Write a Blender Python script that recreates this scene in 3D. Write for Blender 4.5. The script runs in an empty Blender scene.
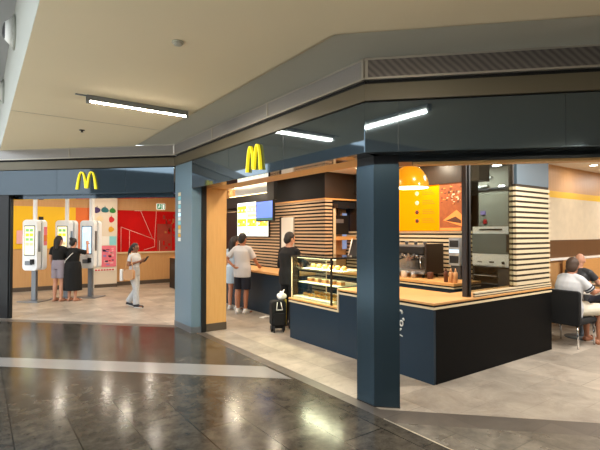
import bpy, bmesh, math, random
from mathutils import Vector, Matrix
random.seed(7)
R = math.radians
PI = math.pi
scn = bpy.context.scene
col = scn.collection
S2 = math.sqrt(.5)

# ------------------------------------------------------------------ materials
def lin(c):
    return tuple(((x/255)/12.92 if x/255 <= .04045 else ((x/255+.055)/1.055)**2.4) for x in c)

MATS = {}
def mat(name, rgb, rough=.5, metal=0., emit=0., spec=.5, coat=0., alpha=1., var=0., vscale=6., bump=0., bscale=40.):
    m = bpy.data.materials.new(name); m.use_nodes = True
    nt = m.node_tree; b = nt.nodes['Principled BSDF']
    c = (*lin(rgb), 1)
    b.inputs['Base Color'].default_value = c
    b.inputs['Roughness'].default_value = rough
    b.inputs['Metallic'].default_value = metal
    b.inputs['Specular IOR Level'].default_value = spec
    b.inputs['Coat Weight'].default_value = coat
    b.inputs['Coat Roughness'].default_value = .06
    if emit:
        b.inputs['Emission Color'].default_value = c
        b.inputs['Emission Strength'].default_value = emit
    tc = None
    if var or bump:
        tc = nt.nodes.new('ShaderNodeTexCoord')
    if var:
        n = nt.nodes.new('ShaderNodeTexNoise'); n.inputs['Scale'].default_value = vscale; n.inputs['Detail'].default_value = 4
        nt.links.new(tc.outputs['Object'], n.inputs['Vector'])
        mx = nt.nodes.new('ShaderNodeMix'); mx.data_type = 'RGBA'
        mx.inputs[6].default_value = (*[x*(1-var) for x in c[:3]], 1)
        mx.inputs[7].default_value = (*[min(1, x*(1+var)) for x in c[:3]], 1)
        nt.links.new(n.outputs['Fac'], mx.inputs[0]); nt.links.new(mx.outputs[2], b.inputs['Base Color'])
    if bump:
        n = nt.nodes.new('ShaderNodeTexNoise'); n.inputs['Scale'].default_value = bscale
        nt.links.new(tc.outputs['Object'], n.inputs['Vector'])
        bp = nt.nodes.new('ShaderNodeBump'); bp.inputs['Strength'].default_value = bump; bp.inputs['Distance'].default_value = .01
        nt.links.new(n.outputs['Fac'], bp.inputs['Height']); nt.links.new(bp.outputs['Normal'], b.inputs['Normal'])
    MATS[name] = m
    return m

def wood(name, a, b_, rough=.45, scale=(14, 14, 1.2)):
    m = mat(name, a, rough); nt = m.node_tree; b = nt.nodes['Principled BSDF']
    tc = nt.nodes.new('ShaderNodeTexCoord'); mp = nt.nodes.new('ShaderNodeMapping')
    mp.inputs['Scale'].default_value = scale
    n = nt.nodes.new('ShaderNodeTexNoise'); n.inputs['Scale'].default_value = 2.2; n.inputs['Detail'].default_value = 6; n.inputs['Distortion'].default_value = .6
    mx = nt.nodes.new('ShaderNodeMix'); mx.data_type = 'RGBA'
    mx.inputs[6].default_value = (*lin(a), 1); mx.inputs[7].default_value = (*lin(b_), 1)
    nt.links.new(tc.outputs['Object'], mp.inputs['Vector']); nt.links.new(mp.outputs['Vector'], n.inputs['Vector'])
    nt.links.new(n.outputs['Fac'], mx.inputs[0]); nt.links.new(mx.outputs[2], b.inputs['Base Color'])
    return m

def tiles(name, a, b_, mortar, w, h, rough, rvar=0., spec=.5, dist=.5, nscale=1.6, rot=90, msize=.006, offset=.5, coat=0.):
    m = mat(name, a, rough, coat=coat, spec=spec); nt = m.node_tree; b = nt.nodes['Principled BSDF']
    tc = nt.nodes.new('ShaderNodeTexCoord'); mp = nt.nodes.new('ShaderNodeMapping')
    mp.inputs['Rotation'].default_value = (0, 0, R(rot)); mp.inputs['Location'].default_value = (0, -.04, 0)
    br = nt.nodes.new('ShaderNodeTexBrick'); br.offset = offset
    br.inputs['Scale'].default_value = 1; br.inputs['Mortar Size'].default_value = msize; br.inputs['Mortar Smooth'].default_value = .2
    br.inputs['Brick Width'].default_value = w; br.inputs['Row Height'].default_value = h
    br.inputs['Color1'].default_value = (.80, .80, .80, 1); br.inputs['Color2'].default_value = (1.12, 1.12, 1.12, 1)
    br.inputs['Mortar'].default_value = (*[x*.0+mortar for x in (1, 1, 1)], 1)
    n1 = nt.nodes.new('ShaderNodeTexNoise'); n1.inputs['Scale'].default_value = nscale; n1.inputs['Detail'].default_value = 9; n1.inputs['Roughness'].default_value = .74; n1.inputs['Distortion'].default_value = dist
    cr = nt.nodes.new('ShaderNodeValToRGB'); cr.color_ramp.elements[0].position = .36; cr.color_ramp.elements[1].position = .66
    cr.color_ramp.elements[0].color = (*lin(a), 1); cr.color_ramp.elements[1].color = (*lin(b_), 1)
    mu = nt.nodes.new('ShaderNodeMix'); mu.data_type = 'RGBA'; mu.blend_type = 'MULTIPLY'; mu.inputs[0].default_value = 1
    L = nt.links.new
    L(tc.outputs['Object'], mp.inputs['Vector']); L(mp.outputs['Vector'], br.inputs['Vector'])
    L(tc.outputs['Object'], n1.inputs['Vector']); L(n1.outputs['Fac'], cr.inputs['Fac'])
    L(cr.outputs['Color'], mu.inputs[6]); L(br.outputs['Color'], mu.inputs[7]); L(mu.outputs[2], b.inputs['Base Color'])
    if rvar:
        mr = nt.nodes.new('ShaderNodeMapRange'); mr.inputs['To Min'].default_value = rough; mr.inputs['To Max'].default_value = rough+rvar
        n2 = nt.nodes.new('ShaderNodeTexNoise'); n2.inputs['Scale'].default_value = 3.5; n2.inputs['Detail'].default_value = 6
        L(tc.outputs['Object'], n2.inputs['Vector']); L(n2.outputs['Fac'], mr.inputs['Value']); L(mr.outputs['Result'], b.inputs['Roughness'])
    return m

def glass(name, tint=(235, 245, 245), refl=.03):
    m = bpy.data.materials.new(name); m.use_nodes = True; nt = m.node_tree; nt.nodes.clear()
    o = nt.nodes.new('ShaderNodeOutputMaterial'); t = nt.nodes.new('ShaderNodeBsdfTransparent'); g = nt.nodes.new('ShaderNodeBsdfGlossy')
    t.inputs['Color'].default_value = (*lin(tint), 1); g.inputs['Roughness'].default_value = .02
    lw = nt.nodes.new('ShaderNodeLayerWeight'); lw.inputs['Blend'].default_value = .5
    pw = nt.nodes.new('ShaderNodeMath'); pw.operation = 'POWER'; pw.inputs[1].default_value = 4.0
    f = nt.nodes.new('ShaderNodeMath'); f.operation = 'MULTIPLY_ADD'; f.inputs[1].default_value = .8; f.inputs[2].default_value = refl
    nt.links.new(lw.outputs['Facing'], pw.inputs[0]); nt.links.new(pw.outputs[0], f.inputs[0])
    mx = nt.nodes.new('ShaderNodeMixShader')
    nt.links.new(f.outputs[0], mx.inputs[0]); nt.links.new(t.outputs[0], mx.inputs[1]); nt.links.new(g.outputs[0], mx.inputs[2]); nt.links.new(mx.outputs[0], o.inputs[0])
    MATS[name] = m
    return m

M = MATS
tiles('dark_marble', (44, 40, 35), (88, 81, 70), .3, .85, .425, .12, .09, spec=.17, nscale=6, msize=.006, dist=.25)
tiles('taupe_tile', (84, 78, 70), (128, 120, 108), .6, .85, .425, .22, .12, nscale=6, dist=.25)
tiles('border_tile', (84, 76, 68), (104, 95, 86), .7, .6, .6, .35)
tiles('beige_tile', (150, 138, 124), (188, 176, 160), .7, .62, .62, .32, .12, nscale=2.2, msize=.005)
mat('inlay_stone', (132, 130, 127), .2, var=.06, vscale=5)
mat('joint_metal', (200, 190, 170), .3, .6)
mat('mall_ceiling', (236, 220, 186), .9, var=.02, vscale=1.5)
mat('mall_ceiling_edge', (186, 182, 166), .9)
mat('white_plaster', (172, 172, 162), .85)
mat('grey_ceiling', (150, 150, 148), .9)
mat('inner_ceiling', (236, 228, 214), .9)
mat('facade', (90, 103, 112), .04, .74)
mat('column_paint', (66, 84, 95), .22, .7)
mat('pillar_metal', (122, 148, 164), .35, .3)
mat('reflect_pale', (226, 216, 212), .8)
mat('bounce_floor', (226, 222, 214), .6)
mat('reflect_mid', (58, 66, 70), .8)
mat('panel_black', (6, 6, 6), .6, spec=.12)
mat('facade_dark', (42, 46, 48), .35, .5)
mat('light_block', (42, 38, 31), .7)
mat('opposite_wall', (150, 148, 144), .8)
mat('beam', (100, 92, 74), .5, .2)
mat('black', (14, 14, 15), .45)
mat('black_gap', (8, 8, 8), .8)
mat('counter', (22, 44, 60), .4, .0, spec=.35)
wood('oak', (206, 152, 84), (226, 178, 112))
wood('oak_flat', (206, 148, 82), (222, 168, 106), scale=(1.5, 14, 14))
wood('oak_wall', (196, 146, 92), (214, 168, 112))
wood('slat_wood', (212, 192, 154), (228, 210, 178), scale=(2, 2, 20))
wood('slat_brown', (196, 166, 134), (214, 188, 156), scale=(2, 2, 20))
mat('slat_gap', (58, 46, 32), .8)
mat('blue_panel', (86, 103, 114), .45)
mat('peach', (214, 160, 110), .4)
wood('brown_panel', (96, 66, 40), (112, 78, 48))
mat('edge_light', (226, 206, 168), .5)
mat('dark_grey', (52, 53, 56), .5)
mat('bulkhead_grey', (30, 30, 33), .8, spec=.2)
mat('bulkhead_brown', (44, 32, 22), .4)
mat('skirting', (84, 72, 60), .5)
mat('white_gloss', (246, 249, 252), .4)
mat('white_matte', (235, 233, 226), .6)
mat('steel', (176, 180, 184), .28, .9)
mat('steel_dull', (140, 146, 152), .4, .7)
mat('chrome', (220, 220, 220), .12, 1)
mat('arch_yellow', (246, 226, 40), .4, emit=.5)
mat('tube', (255, 240, 212), .4, emit=85)
mat('tube_cool', (240, 245, 255), .4, emit=3)
mat('lens', (255, 226, 180), .4, emit=14)
mat('lens_cool', (255, 240, 220), .4, emit=14)
mat('red_mural', (200, 24, 24), .8, spec=.1, var=.1, vscale=2)
mat('mural_line', (240, 200, 190), .5)
mat('red_light', (222, 60, 50), .45)
mat('brown_art', (160, 52, 38), .5, var=.35, vscale=5)
mat('yellow', (240, 190, 16), .45)
mat('orange', (226, 110, 40), .45)
mat('amber', (250, 136, 0), .9, emit=.42, spec=.05)
mat('amber_dark', (206, 112, 10), .5, emit=.12)
mat('photo_brown', (150, 78, 36), .5, emit=.25, var=.5, vscale=14)
mat('photo_dark', (84, 44, 24), .5, emit=.2)
mat('photo_toast', (228, 140, 66), .5, emit=.3)
mat('photo_cream', (240, 200, 160), .5, emit=.3)
mat('pillar_paint', (226, 214, 196), .6, var=.05, vscale=3)
for n, c in dict(purple=(62, 36, 96), teal=(18, 104, 112), green=(40, 132, 50), red=(206, 34, 40), gold=(226, 166, 40), pale=(232, 212, 170), pink=(236, 120, 140), pink_light=(240, 180, 180), cyan=(140, 214, 222), lilac=(150, 130, 190), navy=(34, 40, 66)).items():
    mat('paint_'+n, c, .55)
mat('scr_white', (236, 244, 240), .3, emit=.9)
mat('scr_yellow', (250, 216, 40), .3, emit=.9)
mat('scr_cream', (250, 240, 190), .3, emit=.9)
mat('scr_blue', (96, 128, 224), .3, emit=.9)
mat('scr_lightblue', (186, 216, 240), .3, emit=.85)
mat('scr_green', (120, 180, 110), .3, emit=.6)
mat('scr_teal', (60, 110, 110), .3, emit=.6)
mat('scr_tan', (206, 180, 140), .3, emit=.7)
mat('scr_red', (210, 110, 90), .3, emit=.6)
mat('exit_green', (20, 120, 70), .4, emit=.5)
mat('exit_white', (240, 245, 240), .4, emit=.7)
mat('lamp_yellow', (238, 170, 8), .22, coat=.4)
mat('lamp_inside', (255, 246, 224), .5, emit=1.6)
mat('paper', (240, 238, 232), .7)
mat('kitchen_wall', (150, 148, 134), .5)
mat('oven_glass', (112, 120, 118), .12)
mat('cream_map', (220, 204, 176), .7, var=.12, vscale=7)
mat('white_shirt', (206, 206, 208), .85, bump=.3, bscale=12)
mat('pale_blue_cloth', (186, 206, 222), .85)
mat('black_cloth', (11, 11, 12), .85)
mat('navy_cloth', (22, 24, 38), .85)
mat('cream_cloth', (224, 216, 196), .85)
mat('grey_stripe', (186, 188, 190), .85, var=.2, vscale=30)
mat('grey_cloth', (150, 140, 150), .85)
mat('skin', (206, 150, 122), .55)
mat('skin_tan', (176, 118, 88), .55)
mat('skin_dark', (140, 92, 66), .55)
mat('hair', (26, 20, 18), .5)
mat('hair_brown', (74, 54, 40), .6)
mat('hair_grey', (150, 130, 112), .7)
mat('eye', (30, 24, 22), .2)
mat('sole', (222, 220, 216), .6)
mat('shoe_dark', (34, 34, 38), .6)
mat('tan_leather', (196, 148, 104), .55)
mat('sandal', (150, 104, 74), .6)
mat('bag_yellow', (206, 180, 60), .6)
mat('pastry', (214, 150, 66), .6, var=.3, vscale=30)
mat('pastry_dark', (186, 120, 60), .6, var=.3, vscale=30)
mat('cream', (250, 236, 196), .6)
mat('cup', (210, 200, 186), .4)
mat('copper', (206, 120, 60), .35)
mat('sauce', (222, 120, 50), .4)
mat('bottle_green', (150, 190, 170), .2)
mat('table_white', (226, 222, 214), .35)
mat('table_pink', (206, 176, 150), .4)
mat('led', (255, 226, 160), .4, emit=6)
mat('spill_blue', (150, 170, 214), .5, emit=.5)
g_clear = glass('glass_clear')
g_tint = glass('glass_tint', (214, 220, 216))

def grille_mat():
    m = mat('grille_mesh', (110, 104, 100), .5, .3); nt = m.node_tree; b = nt.nodes['Principled BSDF']
    tc = nt.nodes.new('ShaderNodeTexCoord'); mp = nt.nodes.new('ShaderNodeMapping'); mp.inputs['Rotation'].default_value = (0, R(0), R(45))
    w = nt.nodes.new('ShaderNodeTexWave'); w.bands_direction = 'DIAGONAL'; w.inputs['Scale'].default_value = 9; w.inputs['Distortion'].default_value = 1.2
    mx = nt.nodes.new('ShaderNodeMix'); mx.data_type = 'RGBA'
    mx.inputs[6].default_value = (*lin((96, 90, 88)), 1); mx.inputs[7].default_value = (*lin((128, 120, 114)), 1)
    nt.links.new(tc.outputs['Object'], mp.inputs[0]); nt.links.new(mp.outputs[0], w.inputs[0]); nt.links.new(w.outputs['Fac'], mx.inputs[0]); nt.links.new(mx.outputs[2], b.inputs['Base Color'])
grille_mat()
mat('grille_fine', (150, 146, 142), .5, .3, var=.12, vscale=60)
mat('grille_frame', (176, 168, 156), .45, .4)

# ------------------------------------------------------------------ mesh building
class MB:
    def __init__(s): s.v = []; s.f = []; s.m = []; s.names = []; s.sm = []
    def mi(s, name):
        if name not in s.names: s.names.append(name)
        return s.names.index(name)
    def add(s, vs, fs, m, smooth=False):
        o = len(s.v); s.v += [Vector(x) for x in vs]; k = s.mi(m)
        for f in fs: s.f.append(tuple(o+i for i in f)); s.m.append(k); s.sm.append(smooth)
        return s
    def prism(s, poly, z0, z1, m):
        n = len(poly)
        a = sum(poly[i][0]*poly[(i+1) % n][1]-poly[(i+1) % n][0]*poly[i][1] for i in range(n))
        if a < 0: poly = poly[::-1]
        vs = [(x, y, z0) for x, y in poly]+[(x, y, z1) for x, y in poly]
        fs = [tuple(range(n-1, -1, -1)), tuple(range(n, 2*n))]+[(i, (i+1) % n, n+(i+1) % n, n+i) for i in range(n)]
        return s.add(vs, fs, m)
    def box(s, x0, x1, y0, y1, z0, z1, m):
        return s.prism([(min(x0,x1), min(y0,y1)), (max(x0,x1), min(y0,y1)), (max(x0,x1), max(y0,y1)), (min(x0,x1), max(y0,y1))], min(z0,z1), max(z0,z1), m)
    def ring(s, pts_rings, m, cap=True, smooth=True):
        n = len(pts_rings[0]); vs = [p for r in pts_rings for p in r]; fs = []
        for k in range(len(pts_rings)-1):
            for i in range(n):
                fs.append((k*n+i, k*n+(i+1) % n, (k+1)*n+(i+1) % n, (k+1)*n+i))
        if cap:
            fs.append(tuple(range(n-1, -1, -1))); q = (len(pts_rings)-1)*n; fs.append(tuple(range(q, q+n)))
        return s.add(vs, fs, m, smooth)
    def cone(s, p0, p1, r0, r1, m, seg=14, smooth=True):
        p0 = Vector(p0); p1 = Vector(p1); d = (p1-p0)
        if d.length < 1e-6: return s
        d.normalize(); a = d.orthogonal().normalized(); b = d.cross(a)
        rr = []
        for p, r in ((p0, r0), (p1, r1)):
            rr.append([p+(a*math.cos(2*PI*i/seg)+b*math.sin(2*PI*i/seg))*r for i in range(seg)])
        return s.ring(rr, m, True, smooth)
    def lathe(s, c, prof, m, seg=24, cap=True):
        c = Vector(c)
        return s.ring([[c+Vector((r*math.cos(2*PI*i/seg), r*math.sin(2*PI*i/seg), z)) for i in range(seg)] for r, z in prof], m, cap)
    def ell(s, c, r, m, seg=14, rings=8, rot=None):
        c = Vector(c); vs = []; fs = []
        if not hasattr(r, '__len__'): r = (r, r, r)
        for j in range(1, rings):
            th = PI*j/rings
            for i in range(seg):
                ph = 2*PI*i/seg; p = Vector((r[0]*math.sin(th)*math.cos(ph), r[1]*math.sin(th)*math.sin(ph), -r[2]*math.cos(th)))
                vs.append(c+(rot @ p if rot else p))
        t = Vector((0, 0, r[2])); t = rot @ t if rot else t
        vs += [c-t, c+t]; b = len(vs)-2
        for j in range(rings-2):
            for i in range(seg): fs.append((j*seg+i, j*seg+(i+1) % seg, (j+1)*seg+(i+1) % seg, (j+1)*seg+i))
        for i in range(seg):
            fs.append((b, (i+1) % seg, i)); q = (rings-2)*seg; fs.append((b+1, q+i, q+(i+1) % seg))
        return s.add(vs, fs, m, True)
    def cap(s, p0, p1, r0, r1, m):
        s.cone(p0, p1, r0, r1, m); s.ell(p0, r0, m); s.ell(p1, r1, m); return s
    def tube(s, pts, r, m, seg=8):
        for a, b in zip(pts, pts[1:]): s.cap(a, b, r, r, m)
        return s
    def rrect_y(s, cx, cz, w, h, rad, y0, y1, m, seg=6):   # rounded rectangle in xz, extruded along y
        pts = []
        for (sx, sz, a0) in ((1, 1, 0), (-1, 1, 90), (-1, -1, 180), (1, -1, 270)):
            for k in range(seg+1):
                a = R(a0+90*k/seg); pts.append((cx+sx*(w/2-rad)+rad*math.cos(a), cz+sz*(h/2-rad)+rad*math.sin(a)))
        n = len(pts)
        vs = [(x, y0, z) for x, z in pts]+[(x, y1, z) for x, z in pts]
        fs = [tuple(range(n)), tuple(range(2*n-1, n-1, -1))]+[(i, n+i, n+(i+1) % n, (i+1) % n) for i in range(n)]
        return s.add(vs, fs, m)
    def build(s, name, parent=None, bevel=0., local=True):
        me = bpy.data.meshes.new(name)
        vs = s.v
        if parent is not None and not local:
            inv = parent.matrix_basis.inverted(); vs = [inv @ v for v in vs]
        me.from_pydata([tuple(v) for v in vs], [], s.f)
        for n in s.names: me.materials.append(MATS[n])
        for p, k, q in zip(me.polygons, s.m, s.sm): p.material_index = k; p.use_smooth = q
        bm = bmesh.new(); bm.from_mesh(me); bmesh.ops.recalc_face_normals(bm, faces=bm.faces); bm.to_mesh(me); bm.free()
        me.update()
        o = bpy.data.objects.new(name, me); col.objects.link(o)
        if parent is not None: o.parent = parent
        if bevel:
            b = o.modifiers.new('bevel', 'BEVEL'); b.width = bevel; b.segments = 2; b.limit_method = 'ANGLE'; b.angle_limit = R(50)
        return o

def tag(o, label, cat, group=None):
    o['label'] = label; o['category'] = cat
    if group: o['group'] = group
    return o
def thing(name, label, cat, loc=(0, 0, 0), rotz=0., group=None):
    o = bpy.data.objects.new(name, None); col.objects.link(o); o.empty_display_size = .1
    o.location = loc; o.rotation_euler = (0, 0, rotz)
    o.matrix_basis = Matrix.Translation(loc) @ Matrix.Rotation(rotz, 4, 'Z')
    return tag(o, label, cat, group)
def struct(name, mb, bevel=0.):
    o = mb.build(name, bevel=bevel); o['kind'] = 'structure'; return o
def copy_tree(o, parent=None):
    c = o.copy(); col.objects.link(c)
    if parent: c.parent = parent
    for ch in list(o.children): copy_tree(ch, c)
    return c
def box(name, parent, *a, bevel=0.):        # world-coordinate box as a part
    return MB().box(*a).build(name, parent, bevel, local=False)

K = Vector((-1.16, -.145)); J = Vector((-1.16, 4.78))
OUT = Vector((-S2, -S2))
def RF(s, o=0.): p = K+Vector((S2, -S2))*s+OUT*o; return (p.x, p.y)
def LF(s, o=0.): p = J+Vector((-S2, S2))*s+OUT*o; return (p.x, p.y)
def quadF(F, s0, s1, o0, o1): return [F(s0, o0), F(s1, o0), F(s1, o1), F(s0, o1)]

# ------------------------------------------------------------------ floor
inner = [(-8.5, 12.1), (-.95, 4.55), (-.95, -.13), (9.2, -10.3), (12, -10.3), (12, 12.1)]
fl = MB().box(-16, 12, -12, 14, -.2, -.012, 'dark_marble')
fl.prism([(-16, -12), (-1.085, -12), (-1.085, 4.42), (-8.9, 12.2), (-16, 12.2)], -.012, 0, 'dark_marble')
struct('floor', fl)
struct('floor_shop', MB().prism(inner, -.012, .001, 'beige_tile'))
struct('floor_border', MB().prism([(-1.085, 4.42), (-8.9, 12.2), (-8.5, 12.1), (-.95, 4.55), (-.95, -.13), (9.2, -10.3), (8.83, -10.3), (-1.085, -.40)], -.012, .0005, 'border_tile'))
struct('floor_concourse', MB().prism([(-1.085, -12), (-1.085, -.40), (8.83, -10.3), (8.83, -12)], -.012, .0005, 'taupe_tile'))
struct('trim_1', MB().box(-1.088, -1.076, -12, -.30, -.01, .003, 'joint_metal'))
struct('floor_inlay', MB().prism([(-1.126, 1.659), (-3.774, 4.049), (-8, 7.9), (-8, 7.33), (-3.791, 3.566), (-1.126, 1.073)], -.01, .002, 'inlay_stone'))

# ------------------------------------------------------------------ mall ceiling and upper bulkhead
CE = 3.25
edge = [(-1.71, -.375), (8, -10.085), (8, -12), (-3.7, -12), (-3.7, 3.80), (-1.71, 3.80)]
ce = MB().prism(edge, CE, CE+.002, 'mall_ceiling')
ce.prism([(-1.71, 3.82), (-3.7, 3.82), (-3.7, 7.4), (-1.71, 5.4)], CE, CE+.002, 'mall_ceiling')
ce.box(-3.63, -1.72, 3.80, 3.82, CE+.004, CE+.1, 'black_gap').prism([(-1.0, 5.2), (-3.63, 7.2), (-3.63, -12), (8, -12), (8, -10.0), (-1.0, -1.0)], CE+.1, CE+.2, 'grey_ceiling').box(-1.72, -1.70, -.38, 5.4, CE, CE+.05, 'mall_ceiling').prism([(-1.71, -.385), (8, -10.095), (8, -10.075), (-1.71, -.365)], CE, CE+.05, 'mall_ceiling')
struct('ceiling', ce)
st = MB().prism([(-1.0, 5.0), (-1.71, 5.4), (-1.71, -.375), (8, -10.085), (8.8, -10.085), (-1.0, 0.0)], CE+.025, CE+.09, 'mall_ceiling_edge')
struct('ceiling_edge', st)
up = MB().box(-3.7, -3.64, -12, 12, CE+.01, 4.3, 'white_plaster')
struct('wall_atrium', up)
struct('ceiling_atrium', MB().box(-4.9, -3.64, -12, 12, 4.3, 4.5, 'grey_ceiling').box(-10, -4.9, -12, -2.5, 4.3, 4.5, 'grey_ceiling'))  # second slab added out of view to block sky light from behind

# ------------------------------------------------------------------ facades: fascia, beam, grille
T0, T1 = 3.95, 4.78
def facade(n, quad_panel, joints=()):
    pass
fa = MB()
fa.box(-1.16, -.95, -.145+.0, T0, 2.385, 2.846, 'facade')
struct('wall_front_diagonal', fa, .004)
fr = MB(); fr.prism([RF(0), RF(9), RF(9, -.22), (-.95, -.145+.087)], 2.385, 2.846, 'facade')
struct('wall_front_right', fr, .004)
flf = MB(); flf.prism([LF(.0), LF(8), LF(8, -.22), LF(.0, -.22)], 2.385, 2.846, 'facade')
struct('wall_front_left', flf, .004)
# seams between fascia panels (narrow shadow joints standing 1 mm proud)
sm_ = MB()
for t in (1.2, 2.6): sm_.box(-1.1612, -1.159, t, t+.004, 2.39, 2.84, 'facade_dark')
for s in (.30, 1.7, 3.1): sm_.prism(quadF(RF, s, s+.004, .0012, -.001), 2.39, 2.84, 'facade_dark')
for s in (.95, 2.35, 3.75): sm_.prism(quadF(LF, s, s+.004, .0012, -.001), 2.39, 2.84, 'facade_dark')
struct('trim_2', sm_)
gp = MB()   # dark shadow gaps above panel and above beam
for z0, z1 in ((2.846, 2.862), (3.018, 3.056)):
    gp.box(-1.13, -.95, -.12, 4.75, z0, z1, 'black_gap')
    gp.prism(quadF(RF, .02, 9, -.03, -.2), z0, z1, 'black_gap'); gp.prism(quadF(LF, -.02, 8, -.03, -.2), z0, z1, 'black_gap')
struct('trim_3', gp)
bm_ = MB().box(-1.155, -.95, -.143, 4.78, 2.862, 3.018, 'beam')
bm_.prism([RF(0), RF(9), RF(9, -.2), (-.96, -.06)], 2.862, 3.018, 'beam'); bm_.prism([LF(0), LF(8), LF(8, -.2), (-.95, 4.8)], 2.862, 3.018, 'beam')
struct('trim_4', bm_, .003)
def grille(label, poly, fr_list, panel):
    g = thing('ventilation_grille', label, 'grille', (poly[0][0], poly[0][1], 3.056))
    MB().prism(poly, 3.075, 3.235, panel).build('mesh_panel', g, local=False)
    f = MB()
    for q, z0, z1 in fr_list: f.prism(q, z0, z1, 'grille_frame')
    f.build('frame', g, local=False)
def gfr(F, s0, s1, ends):
    l = [(quadF(F, s0, s1, .006, -.1), 3.056, 3.075), (quadF(F, s0, s1, .006, -.1), 3.235, 3.252)]
    for e in ends: l.append((quadF(F, e-.012, e+.012, .008, -.1), 3.056, 3.252))
    return l
def DF(s, o=0.): return (-1.16-o, -.145+s)
grille('perforated metal air grille along the top of the diagonal shopfront', quadF(DF, .01, 4.91, 0, -.1), gfr(DF, 0, 4.92, (.02, 1.7, 3.3, 4.9)), 'grille_fine')
grille('diagonally meshed dark air grille above the right-hand shopfront', quadF(RF, .01, 9, 0, -.1), gfr(RF, 0, 9, (.02, 4.5, 9)), 'grille_mesh')
grille('perforated metal air grille above the kiosk hall entrance', quadF(LF, .01, 8, 0, -.1), gfr(LF, 0, 8, (.02, 2.1, 4.2, 6.3)), 'grille_fine')
# lintels behind the fascia
lt = MB()
lt.prism(quadF(RF, .25, 9, -.22, -.5), 2.325, 2.846, 'facade_dark')
struct('trim_5', lt)
lw = MB().prism(quadF(RF, .45, 9, -.24, -.36), 2.30, 2.325, 'oak'); struct('trim_6', lw)
ll = MB().prism(quadF(LF, .1, 3.7, -.2, -.34), 2.31, 2.385, 'facade'); struct('trim_7', ll)
# wooden portal of the diagonal opening
wl = MB().box(-.95, -.55, .2, 3.9, 2.40, 2.9, 'oak_flat'); struct('trim_8', wl)

# ------------------------------------------------------------------ pillars
pc = thing('column', 'slim grey-blue metal column standing free at the corner of the shopfront', 'column', (-.86, 0, 0))
cp = [(-.957, -.055), (-.787, -.225), (-.617, -.055), (-.717, .185), (-.957, .185)]
MB().prism(cp, .0, 2.31, 'column_paint').build('shaft', pc, .004, local=False)
cc = Vector((-.82, -.02))
MB().prism([tuple(cc+(Vector(p)-cc)*.97) for p in cp], 2.31, 2.386, 'black').build('neck', pc, local=False)
MB().prism([tuple(cc+(Vector(p)-cc)*1.01) for p in cp], .0, .012, 'black').build('base_joint', pc, local=False)

pl = thing('pillar', 'wide grey-blue pillar between the kiosk hall and the counter opening', 'pillar', (-1.08, 4.3, 0))
MB().prism([(-1.16, T0), (-1.0, T0-.03), (-1.0, 4.55), (-1.16, 4.71)], 0.02, 2.85, 'pillar_metal').build('shaft', pl, .004, local=False)
MB().prism([(-1.164, T0-.004), (-.998, T0-.034), (-.998, 4.552), (-1.164, 4.716)], 0, .10, 'steel_dull').build('plinth', pl, local=False)
sk = MB()
cols = ['paint_pale', 'paint_cyan', 'paper', 'paint_cyan', 'paper', 'scr_lightblue', 'paper', 'paint_cyan', 'paint_gold', 'paint_pale', 'paint_gold', 'paper']
for k, c in enumerate(cols):
    sk.box(-1.165, -1.16, 4.44, 4.55, 2.30-k*.072, 2.36-k*.072, c)
tag(sk.build('sticker_strip'), 'vertical strip of small coloured stickers on the grey pillar', 'stickers')
jb = thing('door_jamb', 'oak-clad inner jamb beside the grey pillar', 'door jamb', (-.75, 4.1, 0))
box('panel', jb, -.92, -.55, 3.9, 4.4, .13, 2.40, 'oak'); box('plinth', jb, -.915, -.545, 3.895, 4.4, 0, .13, 'skirting')
box('frame', jb, -1.0, -.92, 3.89, 4.4, 0, 2.40, 'black')
jl = thing('door_post', 'black metal post at the left edge of the kiosk hall entrance', 'door post', (-3.5, 7.1, 0))
MB().prism(quadF(LF, 3.40, 3.72, -.02, -.14), 0, 2.385, 'black').build('post', jl, .004, local=False)
MB().prism(quadF(LF, 3.375, 3.40, -.04, -.10), 0, 2.31, 'facade_dark').build('guide_rail', jl, local=False)

# ------------------------------------------------------------------ arches on the fascia
def arch_strip(w, h):
    # outline polygons of the twin-arch letter: x to the right, y up, one stroke per arch
    polys = []
    for k in range(2):
        x0 = k*w/2-(.01*w if k else 0); a = w/4+.02*w; cx = x0+w/4
        outer = []; innr = []
        for i in range(25):
            q = -1+2*i/24
            outer.append((cx+q*a, h*(1-abs(q)**2.4)))
        t_leg, t_top = w*.085, h*.06
        for i in range(25):
            q = -1+2*i/24
            innr.append((cx+q*(a-t_leg), (h-t_top)*(1-abs(q)**2.6)))
        yb = .06*h
        # the middle legs end a little higher
        if k == 0:
            outer = [p if not (p[0] > cx and p[1] < yb) else (p[0], yb) for p in outer]; innr = [p if not (p[0] > cx and p[1] < yb) else (p[0], yb) for p in innr]
        else:
            outer = [p if not (p[0] < cx and p[1] < yb) else (p[0], yb) for p in outer]; innr = [p if not (p[0] < cx and p[1] < yb) else (p[0], yb) for p in innr]
        polys.append((outer, innr))
    return polys
def arches(label, loc, rotz, w, h):
    t = thing('arch_sign', label, 'sign', loc, rotz)
    for (o, i) in arch_strip(w, h):
        mb = MB(); n = len(o); vs = []
        for y in (0., -.035):
            vs += [(x, y, z) for x, z in o]+[(x, y, z) for x, z in i]
        fs = []
        for q in range(n-1):
            fs += [(q, q+1, n+q+1, n+q), (2*n+q, 3*n+q, 3*n+q+1, 2*n+q+1), (q, 2*n+q, 2*n+q+1, q+1), (n+q, n+q+1, 3*n+q+1, 3*n+q)]
        for q in (0, n-1): fs.append((q, n+q, 3*n+q, 2*n+q))
        mb.add(vs, fs, 'arch_yellow'); mb.build('arch', t)
# local -Y is the outward side
arches('yellow double-arch letter sign on the diagonal fascia above the counter opening', (-1.165, 2.03, 2.44), R(-90), .36, .33)
p = LF(1.93, .004)
arches('yellow double-arch letter sign on the fascia over the kiosk hall', (p[0], p[1], 2.465), R(-45), .41, .33)

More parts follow.
